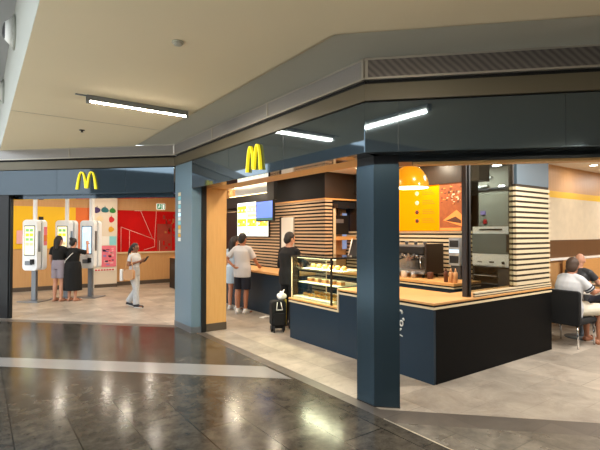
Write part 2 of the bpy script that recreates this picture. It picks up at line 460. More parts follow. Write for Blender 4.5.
# ------------------------------------------------------------------ ceiling fittings
def strip_light(label, u0, u1, t, seen=True):
    o = thing('strip_light', label, 'ceiling light', ((u0+u1)/2, t, CE-.07))
    MB().box(u0, u1, t-.04, t+.04, CE-.062, CE, 'steel_dull').build('housing', o, .004, local=False)
    MB().cone((u0+.03, t, CE-.066), (u1-.03, t, CE-.066), .0095, .0095, 'tube').build('tube', o, local=False)
    for x in (u0, u1-.03): box('end_cap', o, x, x+.03, t-.035, t+.035, CE-.085, CE, 'steel_dull')
    e2 = MB().box(u0-.12, u0, t-.012, t+.012, CE-.012, CE, 'steel_dull').build('cable_duct', o, local=False)
    l = bpy.data.lights.new('tube_glow', 'AREA'); l.shape = 'RECTANGLE'; l.size = u1-u0-.1; l.size_y = .03; l.energy = 40; l.color = (1, .92, .78)
    lo = bpy.data.objects.new('tube_glow', l); col.objects.link(lo); lo.location = ((u0+u1)/2, t, CE-.092)
strip_light('single tube strip light on the beige mall ceiling', -3.02, -1.80, 2.53)
strip_light('tube strip light on the mall ceiling reflected in the right fascia', -2.93, -1.73, -1.80)
strip_light('assumed tube strip light on the mall ceiling, out of view by the concourse', -2.9, -1.7, -6.1)  # unseen tube, assumed to continue the row and light the ceiling
sd = thing('smoke_detector', 'small round smoke detector on the beige ceiling', 'smoke detector', (-2.684, .498, CE-.05))
MB().lathe((-2.684, .498, CE), [(.05, 0), (.05, -.008), (.045, -.012)], 'mall_ceiling_edge').build('base', sd, local=False)
MB().lathe((-2.684, .498, CE-.012), [(.04, 0), (.036, -.012), (.02, -.018)], 'mall_ceiling_edge').build('cap', sd, local=False)
sp = thing('sprinkler_head', 'tiny dark sprinkler head on the ceiling near the kiosk hall', 'sprinkler', (-2.731, 4.494, CE-.03))
MB().lathe((-2.731, 4.494, CE), [(.04, 0), (.04, -.008)], 'dark_grey').build('rose', sp, local=False)
MB().lathe((-2.731, 4.494, CE-.008), [(.012, 0), (.012, -.02), (.022, -.022), (.022, -.026)], 'dark_grey').build('nozzle', sp, local=False)
for y, z, lab in ((3.07, 4.0, 'nearer of two white round air nozzles on the upper white wall'), (5.83, 4.02, 'further of two white round air nozzles on the upper white wall')):
    nz = thing('air_nozzle', lab, 'air nozzle', (-3.7, y, z))
    def disc(x0, r0, x1, r1, m, name, hollow=False):
        MB().cone((x0, y, z), (x1, y, z), r0, r1, m, seg=28).build(name, nz, local=False)
    disc(-3.70, .20, -3.725, .20, 'white_plaster', 'flange'); disc(-3.725, .17, -3.80, .10, 'white_matte', 'cone'); MB().cone((-3.796, y-.012, z), (-3.806, y-.014, z), .088, .088, 'black', seg=28).build('mouth', nz, local=False)

# ------------------------------------------------------------------ interior shell
CI = 2.9
struct('ceiling_shop', MB().prism([(-.55, .1), (-.55, 4.55), (-8.2, 12.1), (12, 12.1), (12, -10.3), (9.5, -10.3), (-.55, -.25)], CI, CI+.1, 'inner_ceiling'))
wb = MB().box(-9, 2.2, 11.7, 11.9, .1, CI, 'oak_wall'); struct('wall_back', wb)
struct('baseboard_back', MB().box(-9, 2.2, 11.685, 11.72, 0, .12, 'skirting'))
struct('wall_hall_side', MB().box(1.8, 2.0, 8.5, 11.7, 0, CI, 'oak_wall'))
struct('wall_far_end', MB().box(9.5, 9.7, -10, 1, 0, CI, 'oak_wall'))
struct('wall_light_block', MB().box(-12, 9, -9.4, -9.2, 0, 4.3, 'light_block'))  # unseen dark wall, put in to keep the right fascia's reflection dark

struct('wall_unseen_opposite', MB().box(-15.2, -15, -12, 3.6, 0, 4.6, 'reflect_mid').box(-15.2, -15, 3.6, 14, 0, 4.6, 'reflect_pale'))  # unseen wall; its dark and pale parts shape the left fascia's reflection
struct('wall_unseen_end', MB().box(-15.2, -8.9, 14, 14.2, 0, 6.2, 'reflect_mid'))  # unseen dark wall, added to darken what the diagonal fascia reflects
struct('floor_bounce', MB().box(-15, -5.2, -9.2, 9, 0, .004, 'bounce_floor'))  # unseen pale floor, added to bounce light onto the mall ceiling
# slat walls: dark backing with a slat child
def slats_box(u0, u1, t0, t1, z0, z1, pitch, h, proud, faces, m='slat_wood'):
    mb = MB(); z = z0
    while z+h < z1+.001:
        mb.box(u0-proud, u1, t0-proud, t1, z, z+h, m); z += pitch
    return mb
# wall behind till counter (u = 1.71)
w1 = struct('wall_till', MB().box(1.74, 1.95, 4.03, 8.5, 0, 2.34, 'black_gap')); 
slats_box(1.74, 1.9, 4.03, 8.4, .06, 2.34, .072, .038, .03, None, 'slat_brown').build('slat_cladding', w1)
w2 = struct('wall_till_upper', MB().box(1.70, 2.6, 4.0, 6.17, 2.36, CI, 'bulkhead_grey'))
MB().box(1.702, 2.6, 3.996, 4.0, 2.37, CI, 'bulkhead_brown').build('end_face', w2)
MB().box(1.69, 2.62, 3.985, 6.17, 2.335, 2.365, 'oak_flat').build('edge_strip', w2)
struct('wall_menu', MB().box(1.71, 1.95, 6.17, 8.45, 2.24, 2.62, 'black'))
struct('door_1', MB().box(1.68, 1.72, 7.78, 8.42, 0, 2.2, 'facade_dark'))
# kitchen pass niche beyond the corner
pw = struct('wall_pass', MB().box(2.0, 3.3, 4.35, 4.45, 0, 2.34, 'oak_wall').box(1.74, 3.3, 4.03, 4.36, 2.17, 2.335, 'bulkhead_grey').box(1.95, 2.02, 4.03, 4.36, 0, 2.2, 'slat_wood'))
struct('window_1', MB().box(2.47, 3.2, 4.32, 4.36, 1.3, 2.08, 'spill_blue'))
# cafe wall
w3 = struct('wall_cafe', MB().box(2.58, 2.75, 1.25, 4.35, 0, 2.47, 'black_gap'))
slats_box(2.58, 2.7, 1.25, 4.3, .06, 1.72, .072, .042, .03, None).build('slat_cladding', w3)
struct('wall_cafe_upper', MB().box(2.5, 2.8, 1.05, 4.2, 2.50, CI, 'bulkhead_brown').box(2.56, 2.8, 1.25, 4.2, 1.70, 2.5, 'bulkhead_brown'))
struct('wall_kitchen', MB().box(3.6, 3.7, .55, 4.4, 0, CI, 'kitchen_wall').prism([(2.64, .19), (4.36, .99), (4.30, 1.09), (2.6, .29)], 0, CI, 'kitchen_wall').box(3.55, 3.6, .9, 4.0, 2.44, 2.47, 'dark_grey').box(3.57, 3.6, .9, 4.0, 2.84, 2.88, 'dark_grey'))
# slat-clad end pier on the counter
w4 = struct('wall_pier', MB().box(1.72, 2.6, .02, .12, .935, 2.30, 'slat_gap').box(1.75, 2.6, .015, .12, 2.30, CI, 'blue_panel'))
mb = MB(); z = .962
while z < 2.29:
    mb.box(1.705, 2.605, 0.005, .1, z, z+.041, 'slat_wood'); z += .070
mb.build('slat_cladding', w4)
# dining wall on the right
rw = MB().box(4.3, 9.5, .86, 1.0, 0, CI, 'oak_wall'); wr = struct('wall_right', rw)
MB().box(4.3, 9.5, .85, .86, 2.30, 2.42, 'yellow').build('stripe', wr)
MB().box(4.3, 9.5, .845, .86, 1.52, 2.30, 'cream_map').build('map_panel', wr)
MB().box(4.3, 9.5, .848, .86, 1.2, 1.52, 'brown_panel').build('dado', wr)
MB().box(4.3, 9.5, .80, .86, 1.15, 1.19, 'white_matte').build('ledge', wr)

# ------------------------------------------------------------------ downlights
NL = [0]
def downlight(u, t, z, w, label, group=None, colr=(1, .85, .64), lens='lens', r=.06):
    o = thing('downlight', label, 'ceiling light', (u, t, z), 0, group)
    MB().lathe((0, 0, 0), [(r+.02, 0), (r+.02, -.008), (r, -.010)], 'white_matte', seg=20).build('trim_ring', o)
    MB().lathe((0, 0, -.010), [(r, 0), (r*.9, -.004)], lens, seg=20).build('lens', o)
    l = bpy.data.lights.new('downlight_glow', 'AREA'); l.shape = 'DISK'; l.size = .14; l.energy = w; l.color = colr
    lo = bpy.data.objects.new('downlight_glow', l); col.objects.link(lo); lo.location = (u, t, z-.03)
hall = 'round downlight in the kiosk hall ceiling hidden behind the fascia'
for (u, t) in ((-4.2, 9.4), (-3.2, 8.2), (-2.1, 7.3), (-3.4, 10.6), (-2.2, 10.5), (-1.0, 10.5), (.2, 10.4), (-1.0, 8.6), (.3, 8.5), (-.9, 6.6)):
    downlight(u, t, CI, 9, hall, 'downlights of the kiosk hall', (1, .90, .76))
mid = 'round downlight above the walkway in front of the till counter'
for (u, t) in ((-.1, 6.2), (.2, 4.6), (-.2, 3.2), (-.25, 1.6), (1.1, 7.3)):
    downlight(u, t, CI, 10, mid, 'downlights above the till walkway', (1, .88, .72))
downlight(1.2, 6.9, CI, 14, 'downlight in the pale ceiling above the lit menu screens')
downlight(1.15, 5.0, CI, 9, 'downlight over the wooden till counter', None)
downlight(2.13, 1.9, CI, 16, 'small downlight in the cafe ceiling beside the yellow dome lamp')
downlight(1.9, 3.2, CI, 18, 'downlight over the coffee machine counter')
downlight(.9, 2.3, CI, 9, 'downlight over the pastry display case')
downlight(.75, .45, CI, 10, 'downlight over the corner of the wooden cafe counter')
downlight(5.14, .42, CI, 4, 'downlight in the dining area ceiling near the back wall', None, (1, .87, .7), 'lens_cool')
for (u, t) in ((1.35, -.75), (2.5, -1.7), (3.6, -1.3), (5.6, -1.4), (7.4, .1), (7.0, -3.2), (4.6, -3.4)):  # unseen lamps; the first two added to brighten the right-hand floor
    downlight(u, t, CI, 34, 'assumed round downlight above the dining area, unseen behind the right fascia', 'downlights of the dining area', (1, .97, .92), 'lens_cool')
vt = thing('ceiling_vent', 'square grey vent in the dining area ceiling', 'vent', (4.13, .40, CI))
MB().box(3.95, 4.32, .25, .55, CI-.012, CI, 'white_matte').build('frame', vt, local=False)
MB().box(3.99, 4.28, .29, .51, CI-.016, CI-.011, 'dark_grey').build('louvre', vt, local=False)
for t_, lab in ((1.72, 'upper bright strip on the kitchen wall'), (1.80, 'lower bright strip on the kitchen wall')):  # two emissive strips, each with a narrow box behind
    z = 2.66 if t_ < 1.75 else 2.50
    o = thing('bright_strip', lab, 'light', (3.54, t_, z))
    MB().cone((3.54, t_-.22+(.12 if z < 2.6 else 0), z), (3.54, t_+.3, z), .014, .014, 'tube_cool').build('tube', o, local=False)
    MB().box(3.55, 3.60, t_-.24, t_+.32, z+.0, z+.03, 'white_matte').build('housing', o, local=False)
kl = bpy.data.lights.new('kitchen_fill', 'AREA'); kl.size = .4; kl.energy = 9; kl.color = (.95, .97, 1)  # fill light added to brighten the oven
ko = bpy.data.objects.new('kitchen_fill', kl); col.objects.link(ko); ko.location = (2.1, .75, 2.85)
cpl = thing('fill_panel', 'added light panel in the kitchen ceiling, brightening the oven', 'ceiling light', (2.1, .75, CI))  # made-up fixture that carries the oven fill
box('frame', cpl, 1.86, 2.34, .51, .99, CI-.02, CI, 'white_matte'); box('diffuser', cpl, 1.89, 2.31, .54, .96, CI-.026, CI-.019, 'tube_cool')
cpl = thing('fill_panel', 'added light panel deeper in the kitchen, brightening its wall', 'ceiling light', (3.0, 1.7, CI))  # second made-up fixture, for the fill deeper in the kitchen
box('frame', cpl, 2.76, 3.24, 1.46, 1.94, CI-.02, CI, 'white_matte'); box('diffuser', cpl, 2.79, 3.21, 1.49, 1.91, CI-.026, CI-.019, 'tube_cool')
k2 = bpy.data.lights.new('kitchen_fill', 'AREA'); k2.size = .4; k2.energy = 26; k2.color = (1, .97, .92)  # fill light added to brighten the kitchen wall
ko2 = bpy.data.objects.new('kitchen_fill', k2); col.objects.link(ko2); ko2.location = (3.0, 1.7, 2.85)
cvl = thing('fill_strip', 'added light strip on the black wall, brightening the ceiling above the menu screens', 'light', (1.8, 7.3, 2.62))  # made-up strip, added to brighten the ceiling over the menu wall
box('strip', cvl, 1.78, 1.82, 6.25, 8.4, 2.645, 2.66, 'led'); box('channel', cvl, 1.76, 1.84, 6.22, 8.43, 2.62, 2.645, 'black')
vl_ = bpy.data.lights.new('fill_strip_glow', 'AREA'); vl_.shape = 'RECTANGLE'; vl_.size = .05; vl_.size_y = 2.1; vl_.energy = 12; vl_.color = (1, .85, .66)
vo_ = bpy.data.objects.new('fill_strip_glow', vl_); col.objects.link(vo_); vo_.location = (1.8, 7.3, 2.668); vo_.rotation_euler = (PI, 0, 0)

# ------------------------------------------------------------------ service counter (L shape)
ct = thing('service_counter', 'dark blue L-shaped cafe counter with pale slatted edges and wooden top', 'counter', (.4, .4, 0))
b = MB().prism([(0, 0), (.0, 1.57), (.85, 1.57), (.85, .42), (2.6, .42), (2.6, 0)], .0, .815, 'counter')
b.build('base', ct, local=False)
MB().box(0, .85, 1.571, 2.76, 0, .565, 'counter').build('base', ct, local=False)
MB().box(-.006, .03, -.004, .035, .03, .815, 'counter').build('corner_post', ct, local=False)
MB().box(.032, 2.6, -.006, .0, .0, .815, 'panel_black').box(2.6, 2.606, -.006, .42, 0, .815, 'panel_black').build('end_panel', ct, local=False)
MB().prism([(0.01, -.0), (.01, 1.56), (.84, 1.56), (.84, .42), (2.6, .42), (2.6, 0.01)], .838, .862, 'black_gap').build('shadow_gap', ct, local=False)
MB().prism([(-.012, -.012), (-.012, 1.60), (.85, 1.60), (.85, .42), (2.61, .42), (2.61, -.012)], .815, .838, 'edge_light').build('edge_strip', ct, local=False)
MB().prism([(-.015, -.015), (-.015, 1.60), (.86, 1.60), (.86, .42), (2.61, .42), (2.61, -.015)], .862, .887, 'oak_flat').build('worktop', ct, .003, local=False)
MB().box(-.014, .02, 1.575, 1.60, .565, .862, 'edge_light').build('step_trim', ct, local=False)
lo_ = MB().box(-.012, .85, 1.60, 2.78, .565, .588, 'edge_light').box(0.004, .84, 1.6, 2.77, .588, .606, 'black_gap').box(-.015, .85, 1.60, 2.785, .606, .63, 'oak_flat')
lo_.build('lower_worktop', ct, local=False)
sl = MB()
for z in (.899, .928): sl.box(.76, 2.61, -.006, .03, z, z+.016, 'slat_wood')
sl.box(.765, 2.6, .0, .028, .887, .93, 'slat_gap')
sl.build('sill_slats', ct, local=False)
# handwriting on the counter front, next to the column (rotated, like painted script)
hw = MB()
def stroke(pts, r=.011):
    q = [(-.004, y, z) for y, z in pts]
    for a, c in zip(q, q[1:]): hw.cap(a, c, r, r, 'paper')
def arc(cy, cz, ry, rz, a0, a1, n=10): return [(cy+ry*math.cos(R(a0+(a1-a0)*i/n)), cz+rz*math.sin(R(a0+(a1-a0)*i/n))) for i in range(n+1)]
stroke(arc(.468, .725, .026, .022, 20, 200)); stroke([(.425, .655), (.418, .645)], .012)
stroke(arc(.455, .598, .024, .030, 0, 360, 14), .009); stroke([(.462, .53), (.482, .515)], .012); stroke([(.44, .45), (.49, .465)], .006)
hw.build('painted_script', ct, local=False)

# display case
dc = thing('display_case', 'glass pastry display case with black edges on the lower counter end', 'display case', (.4, 2.25, .63))
f = MB()
A = (.02, .72, 1.76, 2.74)
for (u, t) in ((A[0], A[2]), (A[1], A[2])): f.box(u-.012, u+.012, t-.012, t+.012, .63, 1.30, 'black')
for (u, t) in ((A[0], A[3]), (A[1], A[3])): f.box(u-.006, u+.006, t-.006, t+.006, .63, 1.28, 'edge_light')
for z in (1.275, ):
    f.box(A[0]-.012, A[1]+.012, A[2]-.012, A[2]+.012, z, z+.025, 'black').box(A[0]-.012, A[1]+.012, A[3]-.012, A[3]+.012, z, z+.025, 'black').box(A[0]-.012, A[0]+.012, A[2], A[3], z, z+.025, 'black').box(A[1]-.012, A[1]+.012, A[2], A[3], z, z+.025, 'black')
f.build('frame', dc, local=False)
MB().box(.04, .70, 1.775, 2.725, .63, .665, 'cream').build('deck', dc, local=False)
MB().box(A[0]-.004, A[0]+.002, A[2]+.012, A[3]-.012, .632, 1.275, 'glass_clear').build('front_pane', dc, local=False)
MB().box(A[0]+.012, A[1]-.012, A[2]-.004, A[2]+.002, .632, 1.275, 'glass_clear').build('side_pane', dc, local=False)
MB().box(A[0]+.012, A[1]-.012, A[3]-.002, A[3]+.004, .632, 1.275, 'glass_clear').build('side_pane', dc, local=False)
MB().box(A[0], A[1], A[2], A[3], 1.296, 1.302, 'glass_clear').build('top_pane', dc, local=False)
for z, u0 in ((.87, .14), (1.08, .22)):
    MB().box(u0, .70, 1.775, 2.725, z, z+.012, 'cream').build('shelf', dc, local=False)
MB().box(.10, .13, 1.79, 2.71, 1.262, 1.274, 'led').build('light_strip', dc, local=False)
cl = bpy.data.lights.new('case_glow', 'AREA'); cl.shape = 'RECTANGLE'; cl.size = .12; cl.size_y = .9; cl.energy = 24; cl.color = (1, .84, .55)
co = bpy.data.objects.new('case_glow', cl); col.objects.link(co); co.location = (.22, 2.25, 1.26)
def pastry(kind, u, t, z, label, group):
    mb = MB()
    if kind == 0:
        for k in range(5):
            a = -1+k*.5; mb.ell((.012*abs(a)*2, a*.045, .028-.006*abs(a)), (.03-.008*abs(a), .022, .028-.008*abs(a)), 'pastry', 10, 6)
    elif kind == 1:
        mb.lathe((0, 0, 0), [(.03, 0), (.04, .03), (.046, .04), (.04, .06), (.015, .072)], 'pastry_dark', 14)
    else:
        mb.box(-.04, .04, -.05, .05, 0, .05, 'pastry_dark').box(-.04, .04, -.05, .05, .05, .064, 'cream')
    o = mb.build(('croissant', 'muffin', 'cake_slice')[kind]); o.location = (u, t, z)
    return tag(o, label, 'pastry', group)
for k in range(6): pastry(0, .16+.02*(k % 2), 1.86+.15*k, .665, 'golden croissant on the bottom deck of the pastry case', 'croissants on the case deck')
for k in range(6): pastry(0, .40, 1.86+.15*k, .665, 'golden croissant in the back row of the pastry case deck', 'croissants in the back row')
for k in range(5): pastry(2, .3, 1.88+.18*k, .882, 'layered cake slice on the middle shelf of the pastry case', 'cake slices on the middle shelf')
for k in range(6): pastry(1, .36, 1.87+.15*k, 1.092, 'brown muffin on the upper shelf of the pastry case', 'muffins on the upper shelf')

# glass screen with post
gs = thing('glass_screen', 'tall glass screen in a dark post on the counter before the oven', 'screen', (.7, .05, .887))
MB().box(.69, .755, .06, .12, .887, CI, 'bulkhead_brown').box(.728, .76, .045, .13, .887, CI, 'black').build('post', gs, local=False)
MB().box(.76, 1.70, .045, .053, .946, 2.78, 'glass_tint').build('pane', gs, local=False)
MB().box(.76, 1.75, .04, .08, 2.78, CI, 'black').build('top_rail', gs, local=False)
box('edge_frame', gs, 1.675, 1.70, .03, .09, 2.3, 2.78, 'bulkhead_brown')

# ------------------------------------------------------------------ cafe back counter and equipment
bc = thing('back_counter', 'wooden-topped back counter under the coffee machine', 'counter', (2.1, 2.8, 0))
def bcp(u0, u1, t0, z0, z1, m, n): MB().prism([(u0, t0), (2.36, t0), (2.36, 1.15), (u1, 1.15), (u1, 4.0), (u0, 4.0)], z0, z1, m).build(n, bc, local=False)
bcp(1.72, 2.545, .95, 0, .82, 'counter', 'base'); bcp(1.66, 2.545, .93, .862, .90, 'oak_flat', 'worktop')
bcp(1.67, 2.5, .94, .82, .84, 'edge_light', 'edge_strip'); bcp(1.70, 2.5, .95, .84, .862, 'black_gap', 'shadow_gap')
em = thing('espresso_machine', 'chrome and black espresso machine on the back counter', 'coffee machine', (2.2, 2.15, .9))
MB().box(2.0, 2.46, 1.70, 1.74, .96, 1.47, 'bulkhead_brown').build('side_panel', em, .01, local=False)
MB().box(2.0, 2.46, 2.72, 2.76, .96, 1.47, 'bulkhead_brown').build('side_panel', em, .01, local=False)
MB().box(2.16, 2.45, 1.74, 2.72, .98, 1.36, 'chrome').build('body', em, .01, local=False)
MB().box(1.98, 2.2, 1.74, 2.72, 1.30, 1.42, 'black').build('control_panel', em, .01, local=False)
MB().box(1.98, 2.2, 1.74, 2.72, .96, 1.0, 'steel').build('drip_tray', em, .005, local=False)
MB().box(2.0, 2.45, 1.74, 2.72, 1.42, 1.45, 'steel').build('cup_rail', em, local=False)
for t in (1.95, 2.22, 2.49):
    g = MB().cone((2.08, t, 1.30), (2.08, t, 1.22), .038, .034, 'chrome'); gh = g.build('group_head', em, local=False)
    MB().cone((2.08, t, 1.23), (1.93, t, 1.2), .013, .016, 'black').build('portafilter_handle', em, local=False)
for t in (1.83, 2.36, 2.62): MB().tube([(2.06, t, 1.32), (2.0, t, 1.2), (2.02, t, 1.05)], .007, 'chrome').build('steam_wand', em, local=False)
for u, t in ((2.05, 1.8), (2.05, 2.7), (2.4, 1.8), (2.4, 2.7)): MB().cone((u, t, .9), (u, t, .965), .02, .02, 'black').build('foot', em, local=False)
for k in range(9):
    o = MB().lathe((0, 0, 0), [(.022, 0), (.036, .05), (.034, .05), (.02, .006)], 'cup' if k % 2 else 'dark_grey', 14).build('cup'); o.location = (2.12+.12*(k % 2), 1.82+.1*k, 1.45)
    tag(o, 'small cup standing on top of the espresso machine', 'cup', 'cups on the espresso machine')
for k, (u, t, m) in enumerate(((2.0, 1.62, 'photo_dark'), (1.86, 2.05, 'cup'), (1.86, 2.35, 'dark_grey'), (1.92, 1.9, 'steel'))):
    o = thing('canister', ('brown round tin beside the espresso machine', 'white tub in front of the espresso machine', 'dark square knock box in front of the espresso machine', 'steel milk jug in front of the espresso machine')[k], 'container', (u, t, .9))
    MB().lathe((0, 0, 0), [(.05, 0), (.05, .09), (.046, .095)], m).build('body', o); MB().lathe((0, 0, .095), [(.052, 0), (.052, .012), (.02, .018)], m).build('lid', o)
ds = thing('drink_dispenser', 'steel and black drink dispenser by the dark post', 'dispenser', (2.35, 1.34, .9))
box('body', ds, 2.26, 2.5, 1.25, 1.45, 1.12, 1.57, 'steel'); box('display', ds, 2.25, 2.262, 1.27, 1.43, 1.42, 1.53, 'black'); box('recess', ds, 2.25, 2.262, 1.27, 1.43, 1.16, 1.28, 'black')
box('band', ds, 2.252, 2.262, 1.26, 1.44, 1.33, 1.38, 'scr_lightblue'); box('stand', ds, 2.3, 2.5, 1.26, 1.44, .90, 1.12, 'dark_grey')
for k, (t, m) in enumerate(((1.00, 'peach'), (1.08, 'peach'), (1.17, 'photo_dark'))):
    o = thing('sauce_bottle', ('peach-coloured squeeze bottle nearest the dark post', 'peach-coloured squeeze bottle between two others by the post', 'dark brown squeeze bottle left of the peach ones')[k], 'bottle', (1.80, t, .9))
    MB().lathe((0, 0, 0), [(.03, 0), (.032, .14), (.028, .16)], m).build('body', o); MB().cone((0, 0, .16), (0, 0, .22), .02, .005, m).build('nozzle', o)

# yellow dome pendant
pd = thing('pendant_lamp', 'yellow dome pendant lamp over the cafe counter', 'lamp', (1.1, 1.27, 2.31))
MB().lathe((0, 0, 0), [(.275*math.cos(R(a)), .335*math.sin(R(a))) for a in (0, 10, 20, 32, 44, 56, 68, 78, 86)], 'lamp_yellow', 36, cap=False).build('shade', pd)
MB().lathe((0, 0, 0), [(.268*math.cos(R(a)), -.002+.32*math.sin(R(a))) for a in (0, 12, 28, 44, 60, 76, 86)], 'lamp_inside', 36, cap=False).build('lining', pd)
MB().cone((0, 0, .335), (0, 0, .59), .006, .006, 'black').build('cord', pd); MB().lathe((0, 0, .32), [(.03, 0), (.03, .04), (.015, .05)], 'lamp_yellow').build('cap', pd)
MB().ell((0, 0, .12), .05, 'lens').build('bulb', pd)
pl_ = bpy.data.lights.new('pendant_glow', 'POINT'); pl_.energy = 10; pl_.color = (1, .82, .5); pl_.shadow_soft_size = .05
po = bpy.data.objects.new('pendant_glow', pl_); col.objects.link(po); po.location = (1.1, 1.27, 2.36); pl_.energy = 5

# amber menu board
mbd = thing('menu_board', 'amber menu board with a toasted sandwich photo on the cafe wall', 'menu board', (2.52, 2.4, 1.69))
MB().box(2.52, 2.555, 1.83, 3.45, 1.69, 2.50, 'amber').build('text_panel', mbd, local=False)
ph = MB().box(2.52, 2.555, 1.36, 1.83, 1.69, 2.50, 'photo_brown')
for k in range(46):
    t = random.uniform(1.38, 1.78); z = random.uniform(2.12, 2.48); ph.box(2.517, 2.52, t, t+random.uniform(.015, .05), z, z+random.uniform(.01, .035), random.choice(['photo_cream', 'photo_dark', 'photo_dark', 'photo_toast']))
ph.add([(2.516, 1.75, 1.87), (2.516, 1.37, 1.76), (2.516, 1.37, 1.95), (2.516, 1.48, 2.04)], [(0, 1, 2, 3)], 'photo_toast')
ph.add([(2.515, 1.70, 1.86), (2.515, 1.39, 1.81), (2.515, 1.39, 1.86), (2.515, 1.5, 1.93)], [(0, 1, 2, 3)], 'photo_dark')
ph.box(2.517, 2.52, 1.40, 1.82, 1.69, 1.74, 'photo_toast')
ph.build('photo', mbd, local=False)
for k, z in enumerate((2.37, 2.20, 2.03, 1.87)):
    MB().ell((2.52, 2.32, z), (.006, .045, .04), 'photo_cream' if k < 2 else 'photo_dark').build('drink_icon', mbd, local=False)
tx = MB()
for k, z in enumerate((2.37, 2.20, 2.03, 1.87)):
    for q in range(3): tx.box(2.518, 2.52, 1.92+.03*q, 2.2, z-.03+.03*q, z-.022+.03*q, 'amber_dark')
tx.build('text_lines', mbd, local=False)

# combi oven behind the glass
ov = thing('combi_oven', 'white and glass combi oven behind the glass screen', 'oven', (2.75, .8, 0))
OT0, OT1 = .44, 1.12
box('body', ov, 2.43, 3.1, OT0, OT1, 1.13, 1.75, 'white_gloss'); box('door', ov, 2.40, 2.43, OT0+.01, OT1-.01, 1.33, 1.64, 'oven_glass')
box('vent_slot', ov, 2.425, 2.432, OT0+.18, OT1-.12, 1.69, 1.715, 'black'); box('control_panel', ov, 2.40, 2.43, OT0+.01, OT1-.01, 1.15, 1.325, 'white_gloss')
hd = MB().box(2.37, 2.385, OT0+.06, OT0+.09, 1.36, 1.62, 'black').box(2.38, 2.40, OT0+.06, OT0+.09, 1.37, 1.40, 'black').box(2.38, 2.40, OT0+.06, OT0+.09, 1.58, 1.61, 'black'); hd.build('handle', ov, local=False)
for t in (OT0+.15, ): MB().cone((2.40, t, 1.20), (2.385, t, 1.20), .022, .022, 'black').build('knob', ov, local=False)
box('display', ov, 2.396, 2.40, OT0+.30, OT0+.38, 1.19, 1.215, 'black'); box('display', ov, 2.396, 2.40, OT0+.5, OT0+.58, 1.19, 1.21, 'steel_dull')
ot = thing('kitchen_rack', 'black tray rack carrying the combi oven', 'rack', (2.75, .8, 0))
box('side_panel', ot, 2.42, 3.1, OT0, OT0+.25, 0, 1.13, 'dark_grey'); box('side_panel', ot, 2.42, 3.1, OT1-.03, OT1, 0, 1.13, 'black'); box('back_panel', ot, 3.0, 3.1, OT0, OT1, 0, 1.13, 'black'); box('top', ot, 2.42, 3.1, OT0, OT1, 1.11, 1.13, 'black')
for z in (.98, .86, .72): box('tray_rail', ot, 2.40, 3.0, OT0+.25, OT1-.03, z, z+.014, 'steel')
ks = MB().box(3.585, 3.6, 1.62, 1.72, 1.98, 2.06, 'paint_lilac'); tag(ks.build('notice'), 'small bluish notice on the kitchen wall', 'notice')
ks = MB().box(3.585, 3.6, 1.60, 1.66, 1.82, 1.90, 'paint_red'); tag(ks.build('notice'), 'small red notice below the bluish one in the kitchen', 'notice')

# pass equipment around the corner of the till wall
mo = thing('order_monitor', 'black order monitor hanging in the kitchen pass', 'monitor', (2.2, 4.1, 1.6))
box('housing', mo, 1.93, 2.40, 4.06, 4.12, 1.62, 2.02, 'black'); box('screen', mo, 2.05, 2.25, 4.052, 4.06, 1.86, 1.94, 'steel_dull'); box('arm', mo, 2.14, 2.2, 4.10, 4.14, 2.0, 2.2, 'black')
box('speaker', mo, 1.93, 2.05, 4.0, 4.1, 2.17, 2.26, 'black')
hs = thing('heated_shelf', 'oak-coloured shelf in the kitchen pass below the monitor', 'shelf', (2.3, 4.15, 1.5))  # shelf in plain oak colour with a pale lip
box('shelf', hs, 1.98, 2.9, 4.02, 4.35, 1.50, 1.58, 'oak_flat'); box('lip', hs, 1.94, 1.99, 4.0, 4.35, 1.50, 1.64, 'edge_light')
tl = thing('till_screen', 'tilted black till screen with white edge beside the column', 'till', (2.2, 3.5, .9))
MB().add([(2.0, 3.62, 1.15), (2.0, 3.25, 1.15), (2.12, 3.62, 1.52), (2.12, 3.25, 1.52), (2.03, 3.62, 1.14), (2.03, 3.25, 1.14), (2.15, 3.62, 1.51), (2.15, 3.25, 1.51)], [(0, 1, 3, 2), (4, 6, 7, 5), (0, 2, 6, 4), (1, 5, 7, 3), (2, 3, 7, 6), (0, 4, 5, 1)], 'black').build('display', tl, local=False)
MB().tube([(1.995, 3.64, 1.14), (2.12, 3.64, 1.53)], .012, 'paper').build('bezel', tl, local=False)
MB().box(2.08, 2.14, 3.4, 3.46, .92, 1.3, 'black').build('stand', tl, local=False); box('foot', tl, 2.0, 2.25, 3.33, 3.53, .90, .92, 'black')

